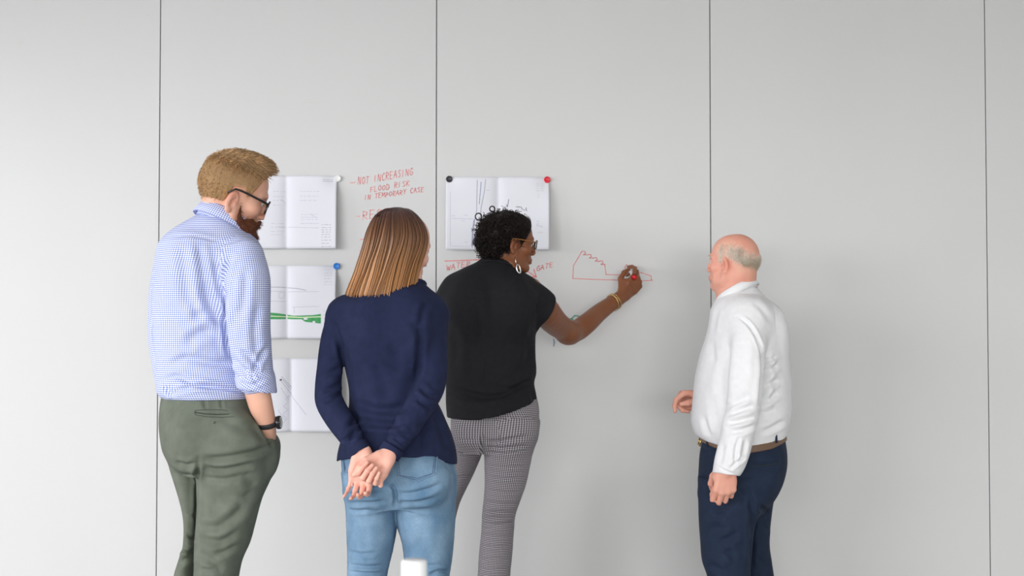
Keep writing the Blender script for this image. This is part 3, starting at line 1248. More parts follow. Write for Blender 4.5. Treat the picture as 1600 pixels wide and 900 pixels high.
def unit_rows(a):
    return a / (np.linalg.norm(a, axis=1)[:, None] + 1e-12)


def shoe(parent, toe_dir, ankle, m, L=0.28, name='shoe'):
    """a low shoe standing on the floor under the ankle point"""
    d = norm([toe_dir[0], toe_dir[1], 0])
    R = np.stack([np.array([d[1], -d[0], 0]), d, [0, 0, 1]], 1)
    g = Group()
    g.add(chain([(0, -.05, .036), (0, .05, .034), (0, .15, .028)], [.038, .040, .034], flat=(0, 0, 1), ratio=.9))
    g.add(chain([(0, -.045, .05), (0, -.03, .10)], [.036, .042]), .03)
    g.add(chain([(0, -.04, .008), (0, .06, .008), (0, .155, .008)], [.040, .044, .037], flat=(0, 0, 1), ratio=.22), .006)
    g.add(halfspace((0, 0, 0.0005), (0, 0, -1)), 0, 'int')
    g.add(halfspace((0, 0, 0.115), (0, 0, 1)), 0, 'int')
    pg = Group([(placed(g, R, (ankle[0], ankle[1], 0.0), L / .28), 0, 'uni', 0)])
    pg2 = placed(g, R, (ankle[0], ankle[1], 0.0), L / .28)
    v, q = polygonize(pg2, 0.006)
    v[:, 2] = np.maximum(v[:, 2], 0.0005)
    return link_mesh(name, v, q, m, parent)


def collar(parent, name, m, c, axis, front, a, b, stand, fall, flare, gap=0.25, thick=0.004, drop=0.0, cloth=False):
    """a folded shirt collar round the neck: stands up by `stand` and falls outside by `fall`; open at the front by `gap` radians"""
    ax = norm(axis)
    fr = norm(np.asarray(front) - ax * (np.asarray(front) @ ax))
    sd = np.cross(fr, ax)
    n = 72
    # profile in (radial offset, height): inner stand, fold, outer fall with thickness
    prof = [(-.001, 0), (-.001, stand * .5), (0.000, stand * .92), (.003, stand), (.007, stand * .93), (.007 + flare * .5, stand - fall * .5), (.008 + flare, stand - fall),
            (.004 + flare, stand - fall), (.004 + flare * .5, stand - fall * .5), (.003, stand * .6), (.0025, 0)]
    v, fc, uv = [], [], []
    k = len(prof)
    for i in range(n + 1):
        th = gap + (2 * math.pi - 2 * gap) * i / n
        d = fr * math.cos(th) * a + sd * math.sin(th) * b
        dn = norm(fr * math.cos(th) / a + sd * math.sin(th) / b)
        pointy = max(0, math.cos(th)) ** 2
        for j, (ro, hz) in enumerate(prof):
            hz2 = hz - (0.022 * pointy if 5 <= j <= 8 else 0) * (1 if j in (6, 7) else .5) - drop * pointy
            v.append(np.asarray(c) + d + dn * ro + ax * hz2)
            uv.append((th * a, hz, 0))
    for i in range(n):
        for j in range(k):
            l = (j + 1) % k
            fc.append((i * k + j, i * k + l, (i + 1) * k + l, (i + 1) * k + j))
    fc.append(tuple(range(k)))
    fc.append(tuple(n * k + j for j in range(k))[::-1])
    return link_mesh(name, np.array(v), fc, m, parent, True, {'cloth': ('FLOAT_VECTOR', np.array(uv))})


def glasses(parent, R, c, s, m_frame, m_lens, m_temple=None, lens_w=.026, lens_h=.019, wrap=.082, r=.0017, yoff=.103, zoff=.004):
    """spectacles on the head: rims, bridge, temples to the ears"""
    g = bpy.data.objects.new('glasses', None)
    C.objects.link(g)
    g.parent = parent
    W = lambda p: c + R @ np.asarray(p, float) * s
    for sd in (-1, 1):
        loop = []
        for t_ in np.linspace(0, 2 * math.pi, 33)[:-1]:
            ct, st = math.cos(t_), math.sin(t_)
            x = sd * (.0325 + lens_w * np.sign(ct) * abs(ct) ** .72)
            z = zoff + lens_h * np.sign(st) * abs(st) ** .72
            loop.append(W((x, yoff - .9 * abs(x) ** 1.6 - .08 * (z - zoff) * -1, z)))
        mb = MB()
        mb.tube(loop, r * 1.25 * s, 8, True)
        mb.build('rim', m_frame, g, True)
        ml = MB()
        cl = np.mean(loop, 0)
        ml.add([cl] + loop, [(0, i + 1, (i + 1) % 32 + 1) for i in range(32)])
        ml.build('lens', m_lens, g, True)
        xo = .0325 + lens_w
        t0 = (sd * xo, yoff - .9 * xo ** 1.6, zoff + .008)
        mt = MB()
        mt.tube([W(t0), W((sd * (xo + .010), yoff - .022, zoff + .009)), W((sd * wrap * .98, .04, zoff + .012)), W((sd * (wrap + .001), .0, zoff + .015)), W((sd * wrap, -.014, zoff + .014)), W((sd * (wrap - .001), -.032, zoff - .004))],
                [r * 1.5 * s, r * 1.6 * s, r * 1.4 * s, r * 1.4 * s, r * 1.3 * s, r * 1.1 * s], 8)
        mt.build('temple', m_temple or m_frame, g, True)
    mb = MB()
    mb.tube([W((-.008, yoff - .002, zoff + .006)), W((0, yoff + .004, zoff + .009)), W((.008, yoff - .002, zoff + .006))], r * s, 8)
    mb.build('bridge', m_frame, g, True)
    return g


M['lens'] = mat('spectacle_lens', (1, 1, 1), 0.02, 0.5)[0]
_b = M['lens'].node_tree.nodes['Principled BSDF']
_b.inputs['Transmission Weight'].default_value = 1.0
_b.inputs['IOR'].default_value = 1.02

# ------------------------------------------------------------------ person: bearded man in a gingham shirt
M['gingham'] = pattern_mat('blue_gingham', 'gingham', srgb(236, 238, 250), srgb(92, 116, 190), 0.0062)
M['olive'] = cloth_mat('olive_chino', srgb(96, 102, 90), srgb(108, 114, 102), 25, 0.8, 0.0)
M['skin_fair'] = skin_mat('fair_skin', srgb(224, 172, 148))
M['skin_pink'] = skin_mat('pink_skin', srgb(226, 164, 143))
M['skin_pale'] = skin_mat('pale_skin', srgb(232, 182, 164))
M['skin_brown'] = skin_mat('brown_skin', srgb(134, 82, 52), 0.08, 0.42)
M['hair'] = hair_mat('hair', (1, 1, 1))
M['hair_black'] = hair_mat('hair_black', (1, 1, 1), 0.42, 0.22)
M['hair_soft'] = hair_mat('hair_soft', (1, 1, 1), 0.6, 0.25)
M['black_gloss'] = mat('black_plastic', (0.012, 0.011, 0.013), 0.25)[0]
M['black_rubber'] = mat('black_rubber', (0.015, 0.015, 0.017), 0.6)[0]
M['silver'] = mat('silver', (0.78, 0.78, 0.76), 0.22, 0.5, 1.0)[0]
M['gold'] = mat('gold', (0.80, 0.58, 0.24), 0.25, 0.5, 1.0)[0]
M['leather_brown'] = mat('brown_leather', srgb(112, 86, 66), 0.5)[0]
M['shoe_brown'] = mat('shoe_leather', srgb(80, 56, 40), 0.4)[0]
M['shoe_black'] = mat('shoe_black', (0.02, 0.02, 0.022), 0.4)[0]
M['shoe_white'] = mat('shoe_white', (0.75, 0.75, 0.74), 0.5)[0]
M['button'] = mat('shirt_button', (0.85, 0.85, 0.83), 0.3)[0]


def bearded_man():
    F = Fig(-1.45)
    base = (F.pt(340, 700)[0], F.Y0, 0)
    root = empty('person', base, 'tall man with short blond hair, red beard and glasses, blue gingham shirt, hand in pocket', 'person')
    # --- head
    hc, hs = F.pt(365, 305, .0), 1.05
    R = head_frame(67, 19, 3)
    head = placed(head_sdf(1.05, .8, ear_y=-.012, ear_z=-.025), R, hc, hs)
    neck = chain([hc + R @ np.array([0, -.030, -.05]) * hs, F.pt(356, 340, .0), F.pt(347, 372, .0)], [.052, .054, .070])
    # --- shirt
    torso = F.loft([(332, 318, 362, .060, .01), (345, 294, 374, .082), (356, 276, 384, .096), (366, 262, 394, .106), (378, 250, 404, .116), (394, 245, 412, .125), (430, 241, 404, .135), (480, 239, 394, .14),
                    (530, 241, 386, .138), (570, 245, 386, .135), (597, 246, 393, .142), (612, 248, 397, .145), (619, 252, 398, .143), (623, 258, 396, .138)])
    armR = [(382, 404, -.09, 32), (388, 440, -.12, 35), (388, 490, -.125, 34.5), (391, 535, -.115, 33), (396, 572, -.105, 30.5), (398, 590, -.10, 29.5)]
    armL = [(270, 392, .06, 24), (257, 450, .12, 23.5), (255, 520, .13, 23), (260, 570, .13, 22), (264, 605, .12, 20)]
    rp = [F.pt(*r[:3]) for r in armR]
    cR, cL = F.chain(armR), F.chain(armL)
    zsh, zarm = F.pt(0, 392)[2], F.pt(0, 470)[2]
    kfun = lambda X, Y, Z: np.clip(.006 + .036 * (Z - zarm) / (zsh - zarm), .006, .036)
    shirt = Group([(torso, 0), (cR, kfun), (cL, kfun)])
    shirt.add(ellipsoid(F.pt(300, 420, -.10), (.075, .05, .09)), .05).add(ellipsoid(F.pt(362, 425, -.08), (.06, .05, .09)), .04)
    folds = [([(352, 440), (353, 480), (352, 520), (358, 560)], 4, .006), ([(318, 430), (325, 470), (345, 500), (354, 516)], 7, .007), ([(335, 400), (342, 440), (350, 470)], 5, .004),
             ([(362, 402), (352, 430), (350, 455)], 4, .005), ([(292, 505), (320, 490), (348, 510)], 7, .004), ([(288, 540), (310, 522), (335, 515)], 8, .005),
             ([(262, 575), (290, 560), (340, 568), (372, 560)], 6, .005), ([(250, 596), (275, 588), (300, 598), (340, 606)], 4, .005), ([(268, 612), (310, 604), (350, 606), (382, 612)], 3.5, .006),
             ([(285, 380), (288, 430), (296, 480)], 8, .003), ([(310, 380), (315, 410), (318, 440)], 6, .0035), ([(300, 470), (312, 500)], 6, .003),
             ([(385, 420), (380, 470), (372, 500)], 6, .004), ([(405, 470), (398, 520), (404, 556)], 6, .0035), ([(372, 545), (392, 560), (402, 580)], 4, .005), ([(365, 560), (378, 575), (392, 582)], 4, .004),
             ([(418, 540), (404, 565), (398, 585)], 4, .004), ([(340, 385), (380, 372), (404, 376)], 2.5, .002), ([(262, 372), (300, 368), (345, 378)], 2.5, .0016), ([(258, 600), (262, 612), (272, 618)], 3, .006)]
    tc = thread_coords(torso, [(np.array([F.pt(*r[:3]) for r in armR]), [.066], cR), (np.array([F.pt(*r[:3]) for r in armL]), [.045], cL)])
    garment('shirt', shirt, .0033, M['gingham'], root, [(a_, b_, c_ * 1.5) for a_, b_, c_ in folds], [(38, .0022, 3, (1, 1, .6)), (110, .0007, 4, (1, 1, .5))], cloth=tc)
    # rolled cuff
    ce, cb = F.pt(396, 574, -.105), F.pt(402, 611, -.10)
    cuff = Group()
    cuff.add(chain([ce, ce + (cb - ce) * .55, cb], [.0555, .0590, .0575], smooth=False))
    cuff.add(halfspace(cb, F.pt(406, 640, -.1) - F.pt(396, 596, -.1) + np.array([-.03, 0, 0])), .004, 'int')
    cuff.add(halfspace(ce, F.pt(393, 570, -.1) - F.pt(405, 620, -.1)), .006, 'int')
    cuff.add(chain([cb + (ce - cb) * .25, cb + (cb - ce) * .6], [.050, .052], smooth=False), .003, 'sub')
    tcc = thread_coords(torso, [(np.array([ce, cb]) + (cb - ce) * [[-.5], [1]], [.06], cuff)])
    garment('cuff', cuff, .003, M['gingham'], root, [([(372, 596), (392, 602), (410, 594)], 3, .004), ([(392, 580), (402, 600), (424, 606)], 2.5, .003), ([(398, 586), (425, 590)], 2.5, .003)], [(70, .002, 8, (1, 1, 1))],
            cloth=lambda v: tcc(v) @ np.array([[.8, .6, 0], [-.6, .8, 0], [0, 0, 1]]))
    fwd = R[:, 1]
    collar(root, 'collar', M['gingham'], F.pt(346, 355, .0), (.40, .20, .90), (math.sin(math.radians(60)), math.cos(math.radians(60)), 0), .083, .074, .048, .042, .010, .22, drop=.004)
    # --- trousers
    hips = F.loft([(604, 258, 392, .125), (625, 253, 397, .132), (645, 251, 405, .142), (668, 251, 422, .15), (690, 254, 436.5, .155), (706, 258, 437, .152), (722, 267, 430, .14), (738, 284, 420, .11)])
    legL = F.loft([(690, 256, 330, .10, .05), (740, 271, 320, .092, .06), (780, 283, 315, .085, .06), (820, 290, 312, .08, .07), (850, 289, 309, .078, .07), (872, 282, 308, .078, .07), (900, 274, 306, .08, .07),
                   (950, 278, 308, .074, .07), (1050, 284, 312, .066, .06), (1135, 286, 320, .068, .06), (1158, 284, 322, .068, .06)])
    legR = F.loft([(690, 298, 434, .12, -.03), (740, 308, 425, .112, -.03), (780, 309, 409, .105, -.03), (820, 308, 398, .098, -.03), (850, 306, 389, .092, -.03), (880, 305, 376, .088, -.03), (900, 304, 372, .086, -.03),
                   (960, 306, 364, .078, -.03), (1050, 310, 362, .07, -.03), (1135, 312, 364, .07, -.03), (1158, 312, 366, .07, -.03)])
    tr = Group([(hips, 0), (legL, .02), (legR, .012)])
    tr.add(ellipsoid(F.pt(300, 690, -.10), (.075, .07, .085)), .05).add(ellipsoid(F.pt(366, 690, -.11), (.07, .06, .085)), .05)
    tr.add(ellipsoid(F.pt(421, 716, -.035), (.026, .036, .045)), .03)
    folds = [([(310, 716), (308, 750), (307, 800), (307, 840)], 3.5, .009), ([(312, 718), (350, 716), (400, 706), (424, 694)], 5, .006), ([(314, 727), (350, 735), (400, 722)], 5, .005), ([(316, 745), (350, 748), (392, 738)], 5, .004),
             ([(272, 722), (292, 728), (308, 722)], 4, .005), ([(276, 740), (296, 744), (308, 742)], 5, .005),
             ([(310, 822), (340, 824), (366, 806), (386, 782)], 7, .006), ([(311, 838), (345, 846), (374, 826)], 6, .005), ([(308, 862), (335, 880), (350, 898)], 6, .005), ([(330, 870), (350, 862), (372, 850)], 5, .004), ([(312, 890), (340, 892)], 4, .004),
             ([(284, 852), (296, 862), (308, 856)], 4, .006), ([(276, 884), (292, 872), (306, 868)], 4, .005), ([(290, 832), (300, 840), (308, 836)], 3, .004), ([(300, 800), (306, 815)], 4, .003),
             ([(402, 652), (412, 676), (425, 696)], 2.5, .008), ([(318, 622), (322, 640)], 3, .002), ([(345, 622), (347, 640)], 2.5, .002), ([(345, 655), (380, 668), (410, 665)], 8, .003),
             ([(380, 740), (400, 760)], 9, .004), ([(340, 770), (372, 780), (398, 765)], 8, .0035)]
    garment('trousers', tr, .004, M['olive'], root, [(a_, b_, c_ * 1.35) for a_, b_, c_ in folds], [(30, .002, 12, (1, 1, 1)), (90, .0006, 13, (1, 1, 1))])
    # welt pocket on the seat: slit, stitching, button
    zb = lambda px, py, d: surf_point(tr, px, py) + np.array([0, -d, 0])
    mw = MB()
    mw.tube([zb(x, y, .0015) for x, y in [(304, 644), (320, 646.5), (340, 647.5), (356, 647), (368, 646.5)]], .0016, 6)
    mw.build('pocket_slit', M['dark_thread'], root, True)
    ms = MB()
    ms.tube([zb(x, y, .0022) for x, y in [(304, 644), (306, 641), (325, 640), (350, 640.5), (366, 644), (369, 647), (366, 651), (345, 652), (322, 651), (306, 648), (304, 644)]], .0007, 5)
    ms.build('stitching', M['dark_thread'], root, True)
    mbn = MB()
    mbn.lathe([(.0001, 0), (.004, 0), (.004, .002), (.0001, .0026)], zb(334, 660, .001), (0, -1, 0), 12)
    mbn.build('button', M['olive'], root, True)
    # --- arms and hands
    fore = [(402, 612, -.10, 20), (408, 635, -.095, 18.5), (416.5, 660, -.075, 14.5), (419, 684, -.04, 12.5)]
    farm = F.chain(fore, flat=(0, 1, 0), ratio=.85)
    wr = F.pt(417, 684, -.04)
    hand = placed(hand_sdf(-1, [(20, 30, 20)] * 4, [(.5, .8, -.4), (.2, 1, -.3), (0, 1, -.2)], size=1), hand_frame((-.22, .25, -1), (.3, -.9, -.2)), wr + np.array([-.004, .01, .01]), .82)
    fl = F.pt(264, 610, .12)
    handl = placed(hand_sdf(1, [(20, 25, 15)] * 4, [(.6, .8, -.4), (.2, 1, -.3), (0, 1, -.2)]), hand_frame((.2, .3, -1), (-.9, .1, -.1)), fl + np.array([.02, .03, -.07]), .95)
    fal = chain([fl + [0, 0, .06], fl + np.array([.02, .03, -.07])], [.036, .027])
    body = Group([(shirt, 0, 'uni', .024), (tr, 0, 'uni', .022), (neck, .02), (head, .02), (farm, .01), (hand, .012), (fal, .01), (handl, .01)])

    def tint(v):
        l = to_local(v, R, hc, hs)
        t_ = face_tint(base_tint(v, 5), l)
        st = np.clip((l[:, 2] + .062 - .5 * np.clip(-l[:, 1], -.03, .03)) * 30, 0, 1) * np.clip((.075 - l[:, 1]) * 30, 0, 1) * (np.abs(l[:, 0]) < .08) * (l[:, 2] > -.11) * (l[:, 2] < .14) * np.clip((hair_line(l) + .02) * 60, 0, 1)
        ck = (np.clip((-.030 - l[:, 2]) * 30, 0, 1) * np.clip((l[:, 1] + .002) * 50, 0, 1) * np.clip((.135 + l[:, 2]) * 60, 0, 1))[:, None] * .75
        t_ = t_ * (1 - ck) + np.array([.52, .42, .36]) * ck
        return t_ * (1 - .35 * st[:, None]) + np.array([.78, .62, .42]) * .35 * st[:, None]
    lo = hc - .15
    hi = hc + np.array([.15, .15, .15])
    body_mesh(body, [(lo, hi, .0024), (F.pt(380, 690, -.17), F.pt(450, 600, .0), .003)], M['skin_fair'], root, tint)
    eyes(root, R, hc, hs, (.10, .16, .22))
    # --- hair: a close cap and many short threads, longer and swept up at the front
    cap = Group([(ellipsoid((0, -.018, .033), (.0775, .0955, .0945)), 0), (ellipsoid((0, .030, .040), (.069, .059, .076)), .03), (ellipsoid((0, .022, .100), (.056, .060, .028)), .03)])
    cap.add(Leaf(lambda X, Y, Z: -hair_line3(X, Y, Z), [-9] * 3, [9] * 3), .004, 'int')
    cw = placed(cap, R, hc, hs)
    v, q = polygonize(cw, .003)
    hcol = np.array(srgb(198, 160, 116))
    l = to_local(v, R, hc, hs)
    ct = base_tint(v, 9, .12) * hcol * .55
    side = np.clip((.07 - l[:, 2]) * 12, 0, 1)[:, None]
    ct = ct * (1 - side) + ct * np.array([1.02, .95, .86]) * side
    fade = (np.clip(hair_line(l) / np.where(l[:, 1] < -.035, .045, .010), 0, 1) ** .8 * (l[:, 1] < .03) + (l[:, 1] >= .03) * np.clip(hair_line(l) / .02, .8, 1))[:, None]
    ct = ct * fade + np.array(srgb(206, 152, 124)) * (1 - fade)
    hair = link_mesh('hair', v, q, M['hair_soft'], root, True, {'tint': ('FLOAT_COLOR', np.concatenate([ct, np.ones((len(v), 1))], 1))})
    pos, nn, r = sample_faces(v, q, 15000, lambda cpt: .02 + np.clip(hair_line(to_local(cpt, R, hc, hs)) / .06, 0, 1) * (1 + 2 * (to_local(cpt, R, hc, hs)[:, 2] > .07)), 4)
    lp = to_local(pos, R, hc, hs)
    top = np.clip((lp[:, 2] - .055) / .04, 0, 1)
    front = np.clip((lp[:, 1] - .02) / .06, 0, 1)
    ln = .005 + .012 * top + .007 * top * front * r.uniform(.2, 1.3, len(pos)) + r.uniform(-.003, .004, len(pos))
    comb = np.stack([-.25 + .35 * r.normal(size=len(pos)), .9 + 0 * top, -.15 + 1.2 * front], 1) * top[:, None] + np.stack([.12 * r.normal(size=len(pos)), -.35 + .5 * (lp[:, 1] > 0), -1 + 0 * top], 1) * (1 - top[:, None])
    d = unit_rows(comb @ R.T + nn * (.75 + .05 * top[:, None]) + r.normal(size=pos.shape) * .20 + .35 * np.stack([waves(pos, 120, 61), waves(pos, 120, 62), waves(pos, 120, 63)], 1))
    s = np.linspace(0, 1, 5)[None, :, None]
    pts = pos[:, None] - nn[:, None] * .002 + d[:, None] * (ln[:, None, None] * s) + (np.array([0, 0, -.25]) * ln[:, None])[:, None] * s ** 2
    az = np.arctan2(lp[:, 0], lp[:, 1])
    shade = ((r.uniform(.55, 1.3, len(pos)) + .25 * waves(pos, 140, 65)) * (1 + .30 * np.sin(az * 34 + 3 * waves(pos, 50, 66))))[:, None] * hcol * np.stack([1 + .0 * top, 1 - .02 * (1 - top), 1 - .08 * (1 - top)], 1)
    strands_mesh('hair_strands', pts, np.linspace(.0008, .0003, 5)[None], M['hair'], hair, shade[:, None])
    # --- beard
    bg = Group()
    for sd in (-1, 1):
        bg.add(chain([(sd * .0615, .014, -.022), (sd * .0590, .018, -.050), (sd * .055, .024, -.070), (sd * .044, .042, -.092), (sd * .014, .072, -.108)], [.0045, .011, .017, .023, .028]), .015)
        bg.add(chain([(sd * .004, .098, -.050), (sd * .022, .088, -.062), (sd * .030, .072, -.085)], [.006, .008, .010]), .008)
    for sd in (-1, 1):
        bg.add(ellipsoid((sd * .036, .058, -.072), (.020, .026, .026)), .02)
    bg.add(ellipsoid((0, .076, -.112), (.036, .032, .036)), .02)
    bw = placed(bg, R, hc, hs)
    v, q = polygonize(bw, .003)
    v = v + vnormals(v, q) * (.0022 * waves(v, 300, 21))[:, None]
    bc = np.array(srgb(116, 68, 46))
    beard = link_mesh('beard', v, q, M['hair_soft'], root, True, {'tint': ('FLOAT_COLOR', np.concatenate([base_tint(v, 19, .15) * bc * .7, np.ones((len(v), 1))], 1))})
    pos, nn, r = sample_faces(v, q, 3500, None, 6)
    d = unit_rows(nn * .7 + np.array([0, .3, -.8]) @ R.T + r.normal(size=pos.shape) * .25)
    ln = r.uniform(.006, .014, len(pos))
    pts = pos[:, None] - nn[:, None] * .002 + d[:, None] * (ln[:, None, None] * s)
    strands_mesh('beard_strands', pts, np.linspace(.0007, .0003, 5)[None], M['hair_soft'], beard, (r.uniform(.6, 1.3, len(pos))[:, None] * bc)[:, None])
    glasses(root, R, hc, hs, M['black_gloss'], M['lens'], zoff=-.004, r=.0023)
    # --- watch
    wc = F.pt(418.5, 661, -.073)
    axw = norm(F.pt(422, 684, -.05) - F.pt(412, 640, -.09))
    u = norm(np.cross(axw, [0, 1, 0]))
    w2 = np.cross(axw, u)
    wa = bpy.data.objects.new('wrist_watch', None)
    C.objects.link(wa)
    wa.parent = root
    mb = MB()
    ring = [wc + u * math.cos(a) * .0315 + w2 * math.sin(a) * .0275 for a in np.linspace(0, 2 * math.pi, 41)[:-1]]
    mb.tube(ring, .0085, 8, True)
    band = mb.build('band', M['black_rubber'], wa, True)
    vs = np.array([x.co for x in band.data.vertices]) + np.array(root.location)
    rad = (vs - wc) - np.outer((vs - wc) @ axw, axw)
    rl = np.linalg.norm(rad, axis=1)[:, None]
    e = np.sqrt(((rad @ u) / .0315) ** 2 + ((rad @ w2) / .0275) ** 2)[:, None]
    vs = vs - rad * (1 - 1 / e) * .72
    band.data.vertices.foreach_set('co', (vs - np.array(root.location)).astype(f32).ravel())
    fd = norm(u if u[0] > 0 else -u) * .96 + np.array([0, -.2, 0])
    fd = norm(fd - axw * (fd @ axw))
    fc_ = wc + fd * .031
    mb = MB()
    mb.lathe([(.0001, -.002), (.019, -.002), (.0205, .002), (.020, .008), (.0175, .0095), (.0165, .009), (.0001, .009)], fc_, fd, 32)
    mb.build('watch_case', M['black_gloss'], wa, True)
    mb = MB()
    mb.lathe([(.0001, .0092), (.0162, .0092), (.0160, .0100), (.0001, .0102)], fc_, fd, 32)
    mb.build('watch_glass', M['silver'], wa, True)
    shoe(root, (.85, .5), F.pt(338, 1140, -.03), M['shoe_brown'])
    shoe(root, (.75, .65), F.pt(303, 1140, .06), M['shoe_brown'])


def hair_line3(X, Y, Z):
    """positive where hair grows on a short-haired head (local axes)"""
    ys = [-.13, -.10, -.06, -.035, -.020, .012, .024, .032, .046, .056, .066, .074, .12]
    zs = [-.098, -.098, -.090, -.058, .016, .022, .000, .004, .034, .060, .074, .088, .10]
    return (Z - np.interp(Y, ys, zs)) + 0 * X


def hair_line(l):
    return hair_line3(l[:, 0], l[:, 1], l[:, 2])


M['dark_thread'] = mat('dark_thread', srgb(46, 50, 42), 0.8)[0]


def surf_point(g, px, py, y0=None, y1=None):
    """where the sight line through a pixel first meets a modelled form"""
    lo, hi = g.lo[1] - .02, g.hi[1]
    ys = np.linspace(lo, hi, 260)
    p = np.array([P(px, py, y) for y in ys])
    d = g.pts(p)
    i = np.argmax(d < 0)
    if d[i] >= 0:
        i = np.argmin(d)
        return p[i]
    t_ = d[i - 1] / (d[i - 1] - d[i])
    return p[i - 1] + (p[i] - p[i - 1]) * t_


bearded_man()

# ------------------------------------------------------------------ person: woman in a navy jumper
M['navy_knit'] = cloth_mat('navy_knit', srgb(28, 34, 62), srgb(33, 40, 70), 40, 0.9, 0.0, fine=700)
m, t, b = mat('denim', srgb(120, 152, 180), 0.85, 0.15)
mx, no = noise_color(t, b, srgb(90, 122, 150), srgb(130, 158, 182), 14, 5, (1, 1, .7))
tc_ = node(t, 'ShaderNodeTexCoord')
mp_ = node(t, 'ShaderNodeMapping')
mp_.inputs['Scale'].default_value = (900, 900, 160)
n3 = node(t, 'ShaderNodeTexNoise')
n3.inputs['Scale'].default_value = 1.0
t.links.new(tc_.outputs['Object'], mp_.inputs[0])
t.links.new(mp_.outputs[0], n3.inputs['Vector'])
mz = node(t, 'ShaderNodeMix', data_type='RGBA', blend_type='OVERLAY')
mz.inputs[0].default_value = 0.35
t.links.new(mx.outputs[2], mz.inputs[6])
t.links.new(n3.outputs[0], mz.inputs[7])
t.links.new(mz.outputs[2], b.inputs['Base Color'])
bump(t, b, n3.outputs[0], .0006, .5)
M['denim'] = m
M['denim_thread'] = mat('denim_stitching', srgb(70, 90, 128), 0.8)[0]


